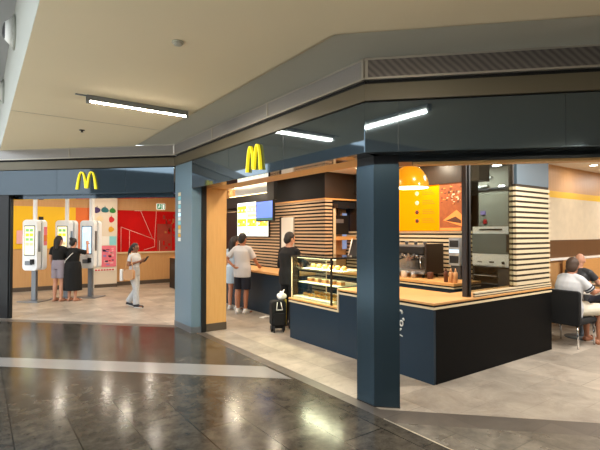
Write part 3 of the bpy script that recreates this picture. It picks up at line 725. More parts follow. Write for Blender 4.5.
# ------------------------------------------------------------------ till counter and menu screens
tc_ = thing('till_counter', 'black till counter with wooden top behind the waiting couple', 'counter', (1.0, 5.6, 0))
box('base', tc_, .76, 1.3, 3.9, 7.6, 0, .81, 'counter'); box('worktop', tc_, .66, 1.35, 3.85, 7.6, .83, .87, 'oak_flat'); box('shadow_gap', tc_, .7, 1.3, 3.88, 7.6, .81, .83, 'black_gap')
ms = thing('menu_screens', 'large lit yellow and white menu screens above the till counter', 'menu screen', (1.66, 6.9, 1.57))
MB().box(1.665, 1.71, 6.12, 7.72, 1.55, 2.46, 'black').build('housing', ms, local=False)
for k in range(3):
    t1 = 7.71-k*.53; t0 = t1-.52
    s = MB().box(1.660, 1.665, t0, t1, 1.57, 2.44, 'scr_white')
    for a, c, m in ((2.18, 2.36, 'scr_yellow'), (1.82, 2.02, 'scr_yellow'), (2.06, 2.14, 'scr_cream')):
        s.box(1.657, 1.66, t0+.02, t1-.02, a, c, m if k != 1 or a < 2 else 'scr_tan')
    for q in range(5):
        s.box(1.654, 1.657, t0+.04+q*.09, t0+.10+q*.09, 1.86+.05*(q % 2), 1.91+.05*(q % 2), ('scr_tan', 'scr_white', 'scr_green', 'scr_red', 'scr_white')[q])
        s.box(1.654, 1.657, t0+.04+q*.09, t0+.09+q*.09, 1.64, 1.68, ('scr_tan', 'scr_green', 'scr_white', 'scr_tan', 'scr_yellow')[q])
        s.box(1.654, 1.657, t0+.05+q*.09, t0+.09+q*.09, 2.22+.04*(q % 2), 2.27, ('scr_white', 'scr_tan', 'scr_white', 'scr_red', 'scr_white')[q])
    s.build('screen', ms, local=False)
bs = thing('order_screen', 'hanging screen with a blue picture in front of the menu screens', 'screen', (1.3, 5.8, 1.93))
box('housing', bs, 1.31, 1.37, 5.36, 6.11, 1.92, 2.40, 'black'); box('screen', bs, 1.305, 1.31, 5.38, 6.08, 2.0, 2.375, 'scr_blue'); box('footer', bs, 1.304, 1.31, 5.38, 6.08, 1.945, 2.0, 'scr_teal')
box('bracket', bs, 1.33, 1.42, 5.35, 5.65, 2.40, 2.9, 'black')
bk = thing('waste_cabinet', 'dark cabinet with wooden top at the far end of the hall', 'cabinet', (.95, 9.95, 0))
box('body', bk, .72, 1.3, 9.6, 10.3, 0, .9, 'black'); box('top', bk, .70, 1.32, 9.58, 10.32, .9, .93, 'oak_flat'); box('flap', bk, .715, .72, 9.75, 10.15, .55, .72, 'dark_grey')
o = MB().box(-.1, .1, -.05, .05, 0, .012, 'paper').build('paper_scrap'); o.location = (.55, 4.45, .002); o.rotation_euler = (0, 0, .4); tag(o, 'white scrap of paper on the floor by the till counter', 'paper')

# wall-mounted machine where the man in black stands
cd = thing('card_terminal', 'white and black ordering panel on the slatted wall behind the man in black', 'panel', (1.68, 5.3, 1.3))
box('panel', cd, 1.66, 1.70, 5.08, 5.55, 1.25, 2.0, 'white_matte'); box('edge', cd, 1.655, 1.70, 5.55, 5.62, 1.0, 2.02, 'black')

# ------------------------------------------------------------------ back wall art
mu = thing('wall_mural', 'red wall mural with thin white lines in the kiosk hall', 'mural', (.4, 11.69, 1.02))
MB().box(-.52, 1.62, 11.68, 11.70, 1.05, 2.37, 'red_mural').build('panel', mu, local=False)
mlm = MB()
def ml(a, b, w=.016):
    a = Vector((a[0], 11.677, a[1])); b = Vector((b[0], 11.677, b[1])); mlm.cone(a, b, w/2, w/2, 'mural_line', 6)
for a, b in (((-.36, 1.84), (.70, 1.44)), ((.70, 1.44), (.70, 1.2)), ((.70, 1.2), (.35, 1.1)), ((.24, 2.37), (.62, 1.49)), ((.75, 2.37), (.70, 1.44)), ((-.36, 1.84), (-.36, 1.06)), ((-.1, 1.72), (-.1, 1.06)), ((.86, 1.4), (.86, 1.06)), ((.05, 2.365), (.3, 2.365))): ml(a, b)
mlm.build('line_drawing', mu, local=False)
ar = MB().box(.78, 1.28, 11.674, 11.68, 1.07, 1.95, 'brown_art')
for k in range(26):
    u = random.uniform(.9, 1.5); z = random.uniform(1.08, 2.2); ar.box(u, u+random.uniform(.02, .08), 11.670, 11.674, z, z+random.uniform(.03, .16), random.choice(['brown_art', 'red_mural', 'brown_art', 'red_mural', 'pastry_dark']))
ar.build('collage', mu, local=False)
MB().box(-.52, 1.62, 11.66, 11.70, 1.00, 1.05, 'edge_light').build('lower_rail', mu, local=False)
ym = thing('wall_mural', 'yellow and orange wall mural behind the ordering kiosks', 'mural', (-2.3, 11.69, 1.2))
MB().box(-3.9, -1.66, 11.68, 11.70, 1.2, 2.41, 'yellow').build('yellow_panel', ym, local=False); MB().box(-1.66, -1.22, 11.68, 11.70, 1.0, 2.41, 'orange').build('orange_panel', ym, local=False)
MB().prism([(-2.75, 11.668), (-2.62, 11.668), (-2.62, 11.68), (-2.75, 11.68)], 1.75, 2.0, 'black').box(-2.62, -2.5, 11.668, 11.68, 1.3, 2.12, 'black').build('black_figure', ym, local=False)
np_ = MB().box(-3.15, -2.7, 11.66, 11.68, 1.35, 1.72, 'paint_pink_light'); tag(np_.build('wall_poster'), 'pale pink poster on the yellow mural left of the first kiosk', 'poster')
# white pillar with fruit shapes
wp = struct('column_hall', MB().box(-1.24, -.53, 11.45, 11.7, 0, CI, 'pillar_paint').box(-1.26, -1.18, 11.43, 11.7, 0, CI, 'white_matte'))
struct('baseboard_1', MB().box(-1.25, -.52, 11.44, 11.7, 0, .10, 'skirting'))
def blob(name, u, z, r, m, lab, sx=1., lobes=0, stalk=True):
    o = thing(name, lab, 'wall sticker', (u, 11.445, z))
    pts = [(u+r*.9*sx*math.cos(a)*(1+.08*math.cos(3*a))+(.045*math.sin(a) if lobes == 2 else 0), z+r*.9*math.sin(a)*(1+.08*math.cos(3*a))*(.8 if lobes == 2 else 1)-(.04*math.cos(a) if lobes == 2 else 0)) for a in [2*PI*i/24 for i in range(24)]]
    n = 24
    MB().add([(x, 11.44, y) for x, y in pts]+[(x, 11.45, y) for x, y in pts], [tuple(range(n)), tuple(range(2*n-1, n-1, -1))]+[(i, n+i, n+(i+1) % n, (i+1) % n) for i in range(n)], m).build('shape', o, local=False)
    if stalk: MB().box(u-.008, u+.008, 11.437, 11.447, z+r*.8, z+r*1.25, m).build('stalk', o, local=False)
blob('fruit_sticker', -1.115, 2.34, .10, 'paint_purple', 'dark purple fruit sticker on the white pillar', 1, 3)
blob('fruit_sticker', -.89, 2.35, .10, 'paint_teal', 'teal leaf sticker on the white pillar', 1.1, 2)
blob('fruit_sticker', -.67, 2.335, .09, 'paint_green', 'green leaf sticker on the white pillar', 1, 2)
blob('fruit_sticker', -.70, 2.06, .10, 'paint_red', 'red fruit sticker on the white pillar', .85, 0)
blob('fruit_sticker', -.71, 1.76, .09, 'paint_gold', 'golden fruit sticker on the white pillar', 1, 0)
blob('fruit_sticker', -1.03, 2.08, .09, 'paint_pale', 'pale beige fruit sticker on the white pillar', 1, 2)
ps = MB().box(-.98, -.56, 11.435, 11.45, .62, 1.26, 'paint_pink')
for k in range(22):
    u = random.uniform(-.97, -.68); z = random.uniform(.64, 1.18); ps.box(u, u+random.uniform(.04, .12), 11.432, 11.435, z, z+random.uniform(.02, .07), random.choice(['paint_lilac', 'paint_navy', 'paint_pink_light', 'paint_red', 'paint_lilac']))
tag(ps.build('wall_poster'), 'pink and violet poster low on the white pillar', 'poster')
ps = MB().box(-.98, -.76, 11.435, 11.45, 1.28, 1.55, 'paper').box(-.76, -.56, 11.435, 11.45, 1.28, 1.55, 'paint_cyan'); tag(ps.build('wall_poster'), 'white and cyan poster above the pink one on the pillar', 'poster')
ps = MB().box(-1.18, -.58, 11.435, 11.45, .50, .56, 'paper')
for k in range(7): ps.box(-1.16+.08*k, -1.10+.08*k, 11.432, 11.435, .51, .55, 'paint_red')
tag(ps.build('red_banner'), 'narrow red and white strip below the pink poster', 'banner')
ex = thing('exit_sign', 'small green exit sign with a running figure on the wood wall', 'sign', (.9, 11.69, 2.45))
MB().box(.76, 1.04, 11.67, 11.70, 2.43, 2.62, 'exit_white').build('plate', ex, local=False)
eg = MB().box(.77, .92, 11.665, 11.67, 2.44, 2.61, 'exit_green').box(.935, 1.03, 11.665, 11.67, 2.44, 2.61, 'exit_green'); eg.build('green_field', ex, local=False)
ef = MB().ell((.86, 11.664, 2.58), (.014, .003, .014), 'exit_white').cap((.85, 11.664, 2.555), (.835, 11.664, 2.51), .010, .009, 'exit_white').cap((.835, 11.664, 2.51), (.87, 11.664, 2.48), .007, .006, 'exit_white').cap((.835, 11.664, 2.51), (.80, 11.664, 2.47), .007, .006, 'exit_white').cap((.85, 11.664, 2.55), (.885, 11.664, 2.535), .006, .005, 'exit_white').cap((.85, 11.664, 2.55), (.815, 11.664, 2.53), .006, .005, 'exit_white').box(.96, 1.005, 11.662, 11.665, 2.46, 2.59, 'exit_white')
ef.build('running_figure', ex, local=False)

# ------------------------------------------------------------------ kiosks
def kiosk(label, u, t, content):
    o = thing('self_order_kiosk', label, 'kiosk', (u, t, 0), R(-45))
    MB().box(-.28, .28, -.24, .24, 0, .02, 'steel_dull').build('base_plate', o, .008)
    MB().box(-.06, .06, -.04, .04, .02, .80, 'steel_dull').build('pole', o, .008)
    MB().box(-.035, .035, -.03, .03, 1.90, CI, 'white_gloss').build('conduit', o)
    MB().rrect_y(0, 1.36, .40, 1.22, .09, -.17, -.03, 'white_gloss').build('front_shell', o, .012)
    MB().rrect_y(0, 1.36, .40, 1.22, .09, .03, .17, 'white_gloss').build('rear_shell', o, .012)
    MB().box(-.16, .16, -.03, .03, .80, 1.90, 'steel_dull').build('core', o)
    s = MB().rrect_y(0, 1.47, .28, .72, .01, -.176, -.168, 'black'); s.build('bezel', o)
    sc = MB().box(-.125, .125, -.180, -.174, 1.13, 1.81, content[0])
    for k, m in enumerate(content[1]):
        for q in range(2 if len(content[1]) > 2 else 1):
            sc.box(-.10+.11*q, -.01+.11*q, -.183, -.179, 1.68-.11*k, 1.75-.11*k, m)
    sc.build('screen', o)
    MB().rrect_y(-.02, .93, .20, .10, .02, -.178, -.168, 'steel_dull').build('printer_slot', o)
    MB().box(.06, .13, -.23, -.17, .90, 1.02, 'black').build('card_reader', o)
    MB().box(.202, .206, -.14, -.06, 1.2, 1.7, 'steel_dull').build('side_vent', o)
    return o
k1 = kiosk('white ordering kiosk nearest the black entrance post, no one before it', -2.90, 9.50, ('scr_cream', ['scr_green', 'scr_yellow', 'scr_green', 'scr_tan', 'scr_lightblue']))
MB().box(.201, .207, .05, .15, 1.35, 1.8, 'paint_pink').box(.201, .208, .05, .15, 1.45, 1.6, 'orange').build('side_sticker', k1)
kiosk('white ordering kiosk in the middle, partly hidden by the two customers', -2.19, 9.60, ('scr_cream', ['scr_green', 'scr_yellow', 'scr_lightblue', 'scr_tan']))
kiosk('white ordering kiosk with light blue screen beside the white pillar', -1.65, 9.46, ('scr_lightblue', ['scr_white']))

# ------------------------------------------------------------------ people
def V(*a): return Vector(a)
def remesh(mb, name, parent, vox, smooth=3, extra=None):
    tmp = mb.build(name+'_tmp')
    r = tmp.modifiers.new('r', 'REMESH'); r.mode = 'VOXEL'; r.voxel_size = vox; r.use_smooth_shade = True
    if smooth:
        s = tmp.modifiers.new('s', 'SMOOTH'); s.factor = .5; s.iterations = smooth
    bpy.context.view_layer.update()
    me = bpy.data.meshes.new_from_object(tmp.evaluated_get(bpy.context.evaluated_depsgraph_get()))
    me.name = name
    ms_ = list(tmp.data.materials); bpy.data.objects.remove(tmp)
    if not me.materials:
        for m in ms_: me.materials.append(m)
    for p in me.polygons: p.use_smooth = True
    o = bpy.data.objects.new(name, me); col.objects.link(o); o.parent = parent
    return o

def pose(h=1.65, **kw):
    k = h/1.65
    P = dict(pelvis=V(0, 0, .92), waist=V(0, 0, 1.05), chest=V(0, .005, 1.22), neck=V(0, 0, 1.39), head=V(0, .02, 1.53),
             shL=V(-.168, 0, 1.322), shR=V(.168, 0, 1.322), elL=V(-.21, -.02, 1.08), elR=V(.21, -.02, 1.08), wrL=V(-.215, .05, .85), wrR=V(.215, .05, .85),
             hipL=V(-.085, 0, .87), hipR=V(.085, 0, .87), knL=V(-.09, .015, .47), knR=V(.09, .015, .47), anL=V(-.09, -.02, .075), anR=V(.09, -.02, .075),
             toL=V(-.11, .15, .025), toR=V(.11, .15, .025), face=V(0, 1, 0))
    P = {a: (b*k if a != 'face' else b) for a, b in P.items()}
    for a, b in kw.items(): P[a] = V(*b) if not isinstance(b, Vector) else b
    P['k'] = k
    return P
def ellring(c, up, right, rx, ry, n=18):
    up = up.normalized(); right = (right-up*right.dot(up)).normalized(); f = up.cross(right)
    return [c+right*rx*math.cos(2*PI*i/n)+f*ry*math.sin(2*PI*i/n) for i in range(n)]
def torso(mb, P, g, m, top=True, low=0., w=1.):
    k = P['k']; rt = (P['shR']-P['shL']).normalized(); hr = (P['hipR']-P['hipL']).normalized()
    up = (P['neck']-P['pelvis']).normalized(); L = lambda a, b, q: a.lerp(b, q)
    sh = (P['shL']+P['shR'])/2
    rows = [(P['pelvis']-up*(.07+low)*k, .155*w+g, .10*w+g, hr), (P['pelvis']+up*.03*k, .165*w+g, .108*w+g, hr), (P['waist'], .138*w+g, .098*w+g, hr.lerp(rt, .5)), (P['chest'], .152*w+g, .108*w+g, rt), (L(P['chest'], sh, .65), .155*w+g, .098*w+g, rt), (sh+up*.02*k, .13*w+g*.6, .07*w+g*.6, rt), (P['neck']+up*.015*k, .058+g*.6, .056+g*.6, rt)]
    if not top: rows = rows[:3]
    mb.ring([ellring(c, up, r_, a*k, b*k) for c, a, b, r_ in rows], m)
def hand(mb, w, d, pn, k, m, curl=.5, thumb=1):
    d = d.normalized(); pn = (pn-d*pn.dot(d)).normalized(); sd_ = d.cross(pn)*thumb
    mb.cap(w, w+d*.03*k, .024*k, .024*k, m)
    for q in (-.027, -.009, .009, .027): mb.cap(w+d*.02*k+sd_*q*.7*k, w+d*.085*k+sd_*q*k, .014*k, .0125*k, m)
    for q, L in ((-.028, .062), (-.0095, .075), (.0095, .08), (.028, .072)):
        a = w+d*.088*k+sd_*q*k; d1 = (d+pn*curl*.6).normalized(); d2 = (d+pn*curl*1.8).normalized()
        b_ = a+d1*L*.5*k; mb.cap(a, b_, .0098*k, .009*k, m); mb.cap(b_, b_+d2*L*.5*k, .009*k, .0078*k, m)
    a = w+d*.03*k+sd_*.024*k; b_ = a+(d*.6+sd_*.75+pn*.2).normalized()*.042*k; mb.cap(a, b_, .0125*k, .011*k, m); mb.cap(b_, b_+(d+sd_*.2+pn*.4).normalized()*.032*k, .011*k, .009*k, m)
def person(label, loc, rotz, P, skin, clothes, hair, bare_feet=False, curlL=.5, curlR=.5):
    k = P['k']; o = thing('person', label, 'person', loc, rotz)
    b = MB(); m = skin
    torso(b, P, 0, m)
    for s, sg in (('L', -1), ('R', 1)):
        b.cap(P['sh'+s], P['el'+s], .048*k, .038*k, m); b.cap(P['el'+s], P['wr'+s], .038*k, .025*k, m)
        b.ell(P['sh'+s]+V(-sg*.02, 0, .0), .055*k, m); b.cap(P['sh'+s]+V(-sg*.02, 0, 0), P['neck']-V(0, 0, .012), .05*k, .045*k, m)
        d = P['wr'+s]-P['el'+s]; pn = P.get('pn'+s, V(-sg, 0, 0)); 
        hand(b, P['wr'+s], d, pn, k, m, curlL if s == 'L' else curlR, thumb=-sg)
        b.cap(P['hip'+s], P['kn'+s], .082*k, .052*k, m)
        mid_ = P['kn'+s].lerp(P['an'+s], .3); back = V(0, -.012, 0)*k
        b.cap(P['kn'+s], mid_+back, .05*k, .052*k, m); b.cap(mid_+back, P['an'+s], .052*k, .033*k, m)
        heel = P['an'+s]+(P['an'+s]-P['to'+s]).normalized()*.035*k; heel.z = P['an'+s].z-.04*k
        b.cap(heel, P['to'+s], .034*k, .024*k, m); b.cap(P['an'+s], P['to'+s].lerp(heel, .4), .034*k, .03*k, m)
        side = V(.022*sg, 0, 0)*k; b.cap(P['to'+s]+side, P['to'+s].lerp(heel, .5)+side*.5, .02*k, .026*k, m)
    F = P['face'].normalized(); rt = F.cross(V(0, 0, 1)).normalized(); upv = rt.cross(F); H_ = P['head']
    RM = Matrix((rt, F, upv)).transposed()
    W = lambda x, y, z: H_+RM @ V(x*k, y*k, z*k)
    b.cap(P['neck']-V(0, 0, .02), W(0, -.015, -.06), .052*k, .05*k, m)
    b.ell(W(0, 0, .02), (.074*k, .092*k, .10*k), m, 20, 12, RM); b.ell(W(0, .022, -.05), (.056*k, .062*k, .066*k), m, 16, 10, RM)
    b.cap(W(0, .090, .012), W(0, .106, -.022), .009*k, .014*k, m)                      # nose
    b.ell(W(0, .078, -.060), (.024*k, .012*k, .010*k), m, 12, 8, RM); b.ell(W(0, .068, -.098), (.02*k, .02*k, .018*k), m, 12, 8, RM)   # lips, chin
    for sg in (-1, 1): b.ell(W(sg*.077, -.005, -.005), (.010*k, .02*k, .032*k), m, 10, 8, RM); b.ell(W(sg*.032, .078, .03), (.022*k, .012*k, .006*k), m, 10, 6, RM)
    body = remesh(b, 'body', o, .0062, 2)
    for sg in (-1, 1): MB().ell(W(sg*.030, .084, .012), (.012*k, .009*k, .008*k), 'eye', 10, 8, RM).build('eye', o)
    MB().ell(W(0, .088, -.060), (.021*k, .006*k, .004*k), 'sandal', 10, 6, RM).build('mouth', o)
    if hair:
        hb = MB(); hm = hair[0]
        hb.ell(W(0, -.014, .035), (.084*k, .098*k, .100*k), hm, 20, 12, RM); hb.ell(W(0, -.05, -.01), (.078*k, .062*k, .085*k), hm, 18, 10, RM)
        for a in hair[1:]:
            if a[0] == 'bun': hb.ell(W(0, -.09, .10), .045*k, hm)
            if a[0] == 'pony':
                hb.cap(W(0, -.10, .03), W(0, -.14, -.10), .035*k, .042*k, hm); hb.cap(W(0, -.14, -.10), W(.0, -.15, -.30), .042*k, .02*k, hm)
            if a[0] == 'long': hb.cap(W(-.03, -.06, 0), W(-.04, -.075, -.2), .06*k, .04*k, hm); hb.cap(W(.03, -.06, 0), W(.04, -.075, -.2), .06*k, .04*k, hm)
        # clear the face: cut by building only the part behind the brow
        ho = remesh(hb, 'hair', o, .010, 1)
        bm = bmesh.new(); bm.from_mesh(ho.data)
        bad = [v for v in bm.verts if (lambda q: q.y > .035*k and q.z < .065*k)(RM.transposed() @ (v.co-H_))]
        bmesh.ops.delete(bm, geom=bad, context='VERTS'); bm.to_mesh(ho.data); bm.free()
    for c in clothes:
        mb = MB(); kind, mm = c[0], c[1]; opt = c[2] if len(c) > 2 else {}
        if kind in ('tee', 'long', 'dress'):
            torso(mb, P, .014, mm, low=opt.get('low', .03), w=opt.get('w', 1.))
            for s in 'LR':
                mb.cap(P['sh'+s].lerp(P['neck'], .1), P['neck']-V(0, 0, .014), .060*k, .056*k, mm)
                if kind == 'long':
                    mb.cap(P['sh'+s], P['el'+s], .060*k, .054*k, mm); mb.cone(P['el'+s], P['wr'+s], .054*k, .040*k, mm)
                else:
                    e = P['sh'+s].lerp(P['el'+s], opt.get('sl', .62)); mb.ell(P['sh'+s], .060*k, mm); mb.cone(P['sh'+s], e, .060*k, .066*k, mm)
            if kind == 'dress':
                rows = []
                for z, rx, ry in opt['skirt']:
                    rows.append(ellring(V(P['pelvis'].x, P['pelvis'].y, z), V(0, 0, 1), V(1, 0, 0), rx, ry))
                mb.ring(rows, mm)
            vox, nm = .011, {'tee': 't_shirt', 'long': 'sweater', 'dress': 'dress'}[kind]
            # open neckline: keep cloth below the neck
        elif kind in ('shorts', 'trousers'):
            torso(mb, P, .016, mm, top=False, low=.03)
            for s in 'LR':
                if kind == 'shorts':
                    e = P['hip'+s].lerp(P['kn'+s], opt.get('len', .85)); mb.cone(P['hip'+s], e, .10*k, opt.get('hem', .088)*k, mm); mb.ell(P['hip'+s], .10*k, mm)
                else:
                    r = opt.get('hem', .06); mb.cap(P['hip'+s], P['kn'+s], .098*k, .075*k, mm); mb.cone(P['kn'+s], P['an'+s]+V(0, 0, .01), .075*k, r*k, mm)
            vox, nm = .011, kind
        elif kind == 'shoes':
            for s in 'LR':
                a, t = P['an'+s], P['to'+s]; hl = a+(a-t).normalized()*.04*k; hl.z = a.z-.035*k
                mb2 = MB(); mb2.cap(hl, t, .042*k, .034*k, mm); mb2.cap(a+V(0, 0, .01), t.lerp(hl, .45), .044*k, .040*k, mm)
                sh_ = remesh(mb2, 'shoe', o, .009, 1)
                dn = V(0, 0, -.028)*k; MB().cap(hl+dn, t+dn*.8, .014*k, .014*k, 'sole').cap(hl+dn+V(.02, 0, 0), t+dn*.8+V(.02, 0, 0), .014*k, .014*k, 'sole').cap(hl+dn-V(.02, 0, 0), t+dn*.8-V(.02, 0, 0), .014*k, .014*k, 'sole').build('sole', sh_)
            continue
        elif kind == 'sandals':
            for s in 'LR':
                a, t = P['an'+s], P['to'+s]; hl = a+(a-t).normalized()*.05*k
                pr = (t-hl); pr.z = 0; pr.normalize(); q = V(-pr.y, pr.x, 0); z0 = max(.0, t.z-.03*k)
                pts = [hl+q*.035*k, hl-q*.035*k, t+pr*.03*k-q*.045*k, t+pr*.03*k+q*.045*k]
                sd2 = MB().prism([(p.x, p.y) for p in pts], 0.0, .014, mm); so = sd2.build('sandal', o)
                st2 = MB(); c_ = t.lerp(hl, .3)
                st2.tube([c_+q*.05*k-V(0, 0, .01), c_+V(0, 0, .03*k), c_-q*.05*k-V(0, 0, .01)], .008, mm); st2.build('strap', so)
            continue
        ob = remesh(mb, nm, o, vox, 2)
        if kind in ('tee', 'long', 'dress'):
            bm = bmesh.new(); bm.from_mesh(ob.data); n0 = P['neck']; u_ = (P['neck']-P['chest']).normalized()
            bad = [v for v in bm.verts if (v.co-n0).dot(u_) > .012 and (v.co-n0).length < .085]
            bmesh.ops.delete(bm, geom=bad, context='VERTS'); bm.to_mesh(ob.data); bm.free()
    return o

# woman in black dress at the right kiosk (faces the kiosk, away from the camera)
P = pose(1.52, wrR=(.12, .36, 1.36), elR=(.25, .20, 1.16), wrL=(-.10, .28, 1.12), elL=(-.22, .06, 1.0), pnR=V(0, 0, -1), pnL=V(1, 0, 0), face=V(.1, 1, -.1))
o = person('person in a long black dress tapping the right ordering kiosk, seen from behind', (-2.14, 9.0, 0), R(-48), P, 'skin', [('dress', 'black_cloth', dict(w=1.12, sl=.8, skirt=[(.95, .19, .15), (.80, .21, .18), (.5, .215, .19), (.26, .225, .195)])), ('sandals', 'sandal')], ('hair', ('bun',)), curlR=.2)
MB().tube([(.15, .0, 1.26), (.05, -.13, 1.13), (-.10, -.14, .98), (-.19, -.06, .86)], .009, 'white_matte').build('bag_strap', o)
# companion at the middle kiosk
P = pose(1.58, wrR=(.10, .30, 1.22), elR=(.22, .10, 1.08), face=V(.2, 1, -.1))
person('person in black top and pale shorts at the middle kiosk beside the black dress', (-2.43, 9.16, 0), R(-45), P, 'skin', [('tee', 'black_cloth', dict(low=.0)), ('shorts', 'grey_cloth', dict(len=.72, hem=.10)), ('sandals', 'sandal')], ('hair', ('long',)))
# walking woman in profile (walks to the right)
P = pose(1.42, anL=(-.06, -.17, .10), knL=(-.075, .01, .40), toL=(-.07, -.03, .022), anR=(.075, .10, .068), knR=(.08, .09, .42), toR=(.08, .25, .028), wrR=(.06, .19, 1.03), elR=(.19, -.02, .95), wrL=(-.04, .20, 1.05), elL=(-.2, .0, .96), pnR=V(-1, 0, .4), face=V(0, 1, -.15))
o = person('person in white T-shirt walking right with a tan shoulder bag in the kiosk hall', (-1.18, 7.2, 0), R(-137), P, 'skin_dark', [('tee', 'white_shirt', dict(low=.02)), ('trousers', 'grey_stripe', dict(hem=.085)), ('shoes', 'shoe_dark')], ('hair', ('pony',)), curlR=.9, curlL=.9)
hb = thing('shoulder_bag', 'tan shoulder bag on the hip of the walking person', 'bag', (-1.18, 7.2, 0), R(-137))
MB().rrect_y(0, 0, .24, .22, .06, -.045, .045, 'tan_leather').build('tmp')
tmp = bpy.data.objects['tmp']; tmp.name = 'bag_body'; tmp.parent = hb; tmp.location = (.235, .02, .74); tmp.rotation_euler = (0, 0, R(90))
MB().tube([(.235, -.08, .82), (.20, -.05, 1.04), (.15, -.02, 1.20)], .009, 'tan_leather').tube([(.235, .12, .82), (.21, .06, 1.04), (.15, .0, 1.20)], .009, 'tan_leather').build('strap', hb)
MB().rrect_y(0, 0, .05, .26, .015, -.03, .03, 'white_matte').build('towel', hb).location = (.235, -.16, .73)
o = MB().box(-.035, .035, -.004, .004, -.07, .07, 'black').build('phone'); o.matrix_basis = Matrix.Translation((-1.18, 7.2, 0)) @ Matrix.Rotation(R(-137), 4, 'Z') @ Matrix.Translation((.01, .30, 1.075)) @ Matrix.Rotation(R(-35), 4, 'X'); tag(o, 'dark phone held by the walking person', 'phone')
# couple at the till (face the counter, +u, seen from behind-left)
P = pose(1.64, elL=(-.33, -.07, 1.10), wrL=(-.16, -.12, .99), elR=(.26, .08, 1.08), wrR=(.20, .32, .98), pnL=V(1, .3, 0), pnR=V(0, 0, -1), face=V(.15, 1, -.1))
person('person in white T-shirt and navy shorts leaning towards the till counter', (.40, 5.09, 0), R(-58), P, 'skin_tan', [('tee', 'white_shirt', dict(w=1.12, low=.1, sl=.75)), ('shorts', 'navy_cloth', dict(len=.92, hem=.10)), ('shoes', 'sole')], ('hair',), curlL=.8, curlR=.3)
P = pose(1.56, face=V(.3, 1, -.1))
person('person in a pale blue dress left of the white T-shirt at the till', (.45, 5.56, 0), R(-60), P, 'skin', [('dress', 'pale_blue_cloth', dict(sl=.5, skirt=[(.95, .175, .13), (.80, .185, .15), (.58, .19, .16)])), ('shoes', 'sole')], ('hair', ('long',)))
# man in black at the end of the display case
P = pose(1.66, elR=(.25, .10, 1.1), wrR=(.14, .33, 1.12), elL=(-.25, .04, 1.08), wrL=(-.10, .28, 1.06), pnR=V(-1, 0, 0), face=V(.25, 1, -.25))
person('person in black sweater and trousers at the end of the pastry case', (.40, 3.38, 0), R(-75), P, 'skin', [('long', 'black_cloth', dict(w=1.2, low=.10)), ('trousers', 'black_cloth', dict(hem=.065)), ('shoes', 'shoe_dark')], ('hair',), curlR=.8)

# trolley bag
tb = thing('shopping_trolley', 'black wheeled backpack with yellow edges standing by the counter end', 'trolley bag', (.08, 3.25, 0), R(-20))
MB().rrect_y(0, .31, .25, .42, .05, -.11, .08, 'black_cloth').build('bag_body', tb, .01)
MB().rrect_y(0, .22, .19, .2, .03, -.145, -.11, 'black_cloth').build('front_pocket', tb, .008)
MB().tube([(-.03, -.115, .5), (-.05, -.15, .38), (.05, -.15, .38), (.03, -.115, .5)], .006, 'white_matte').build('strap', tb)
MB().box(.125, .14, -.06, .06, .12, .54, 'bag_yellow').build('piping', tb, .004)
for s in (-1, 1):
    MB().cone((s*.10-.018, .0, .055), (s*.10+.018, .0, .055), .055, .055, 'black', 20).build('wheel', tb)
    MB().cone((s*.08, -.1, .0), (s*.08, -.1, .11), .012, .012, 'black').build('foot', tb)
MB().box(-.10, .10, -.02, .06, .05, .11, 'black').build('chassis', tb)
pbg = MB(); pbg.ell((0, 0, .05), (.075, .055, .055), 'paper')
for q in ((-.04, .02, .07, .04), (.045, -.02, .06, .042), (.0, -.035, .085, .038), (.02, .03, .10, .034), (-.015, 0, .125, .026), (.03, 0, .135, .018)): pbg.ell(q[:3], (q[3], q[3]*.8, q[3]*1.1), 'paper')
pbg.cap((.02, 0, .13), (.06, .01, .165), .014, .010, 'paper')
pb = remesh(pbg, 'plastic_bag', None, .008, 1); pb.location = (.14, 3.22, .525); tag(pb, 'crumpled white plastic bag on top of the wheeled backpack', 'bag')

# ------------------------------------------------------------------ dining area
def seated(h, **kw):
    P = pose(h, pelvis=(0, 0, .54), waist=(0, .0, .67), chest=(0, .02, .85), neck=(0, .05, 1.03), head=(0, .09, 1.165), shL=(-.175, .05, .965), shR=(.175, .05, .965),
             hipL=(-.095, .02, .51), hipR=(.095, .02, .51), knL=(-.12, .46, .52), knR=(.12, .46, .52), anL=(-.12, .45, .075), anR=(.12, .43, .075), toL=(-.13, .62, .025), toR=(.13, .60, .025),
             elL=(-.24, .17, .78), elR=(.25, .19, .79), wrL=(-.12, .40, .80), wrR=(.16, .40, .80), pnL=V(0, 0, -1), pnR=V(0, 0, -1))
    for a, b_ in kw.items(): P[a] = V(*b_) if not isinstance(b_, Vector) else b_
    return P
HA = R(-112)     # facing +u, turned a little towards the concourse
dl = (3.13, .0, 0)
P = seated(1.72, face=V(-.5, 1, -.15), head=(-.02, .11, 1.15))
o = person('person in white T-shirt with striped sleeve and cream shorts seated at the near table', dl, HA, P, 'skin_tan', [('tee', 'white_shirt', dict(w=1.28, low=.05, sl=.85)), ('shorts', 'cream_cloth', dict(len=1.0, hem=.085)), ('sandals', 'sandal')], ('hair_brown',))
e0 = P['shR'].lerp(P['elR'], .60); e1_ = P['shR'].lerp(P['elR'], .66); e2_ = P['shR'].lerp(P['elR'], .74); e3_ = P['shR'].lerp(P['elR'], .80)
MB().cone(e0, e1_, .074, .0745, 'navy_cloth').cone(e2_, e3_, .0745, .075, 'navy_cloth').build('sleeve_stripe', o)
ch = thing('dining_chair', 'black upholstered tub chair under the person in the white T-shirt', 'chair', dl, R(-92))
MB().rrect_y(0, .57, .54, .50, .04, -.25, -.18, 'black_cloth').build('backrest', ch, .015)
MB().box(-.27, .27, -.22, .30, .33, .415, 'black_cloth').build('seat', ch, .03)
for s in (-1, 1):
    for y in (-.22, .25): MB().cone((s*.23, y, .34), (s*.24, y*1.03, 0), .014, .012, 'chrome').build('leg', ch)
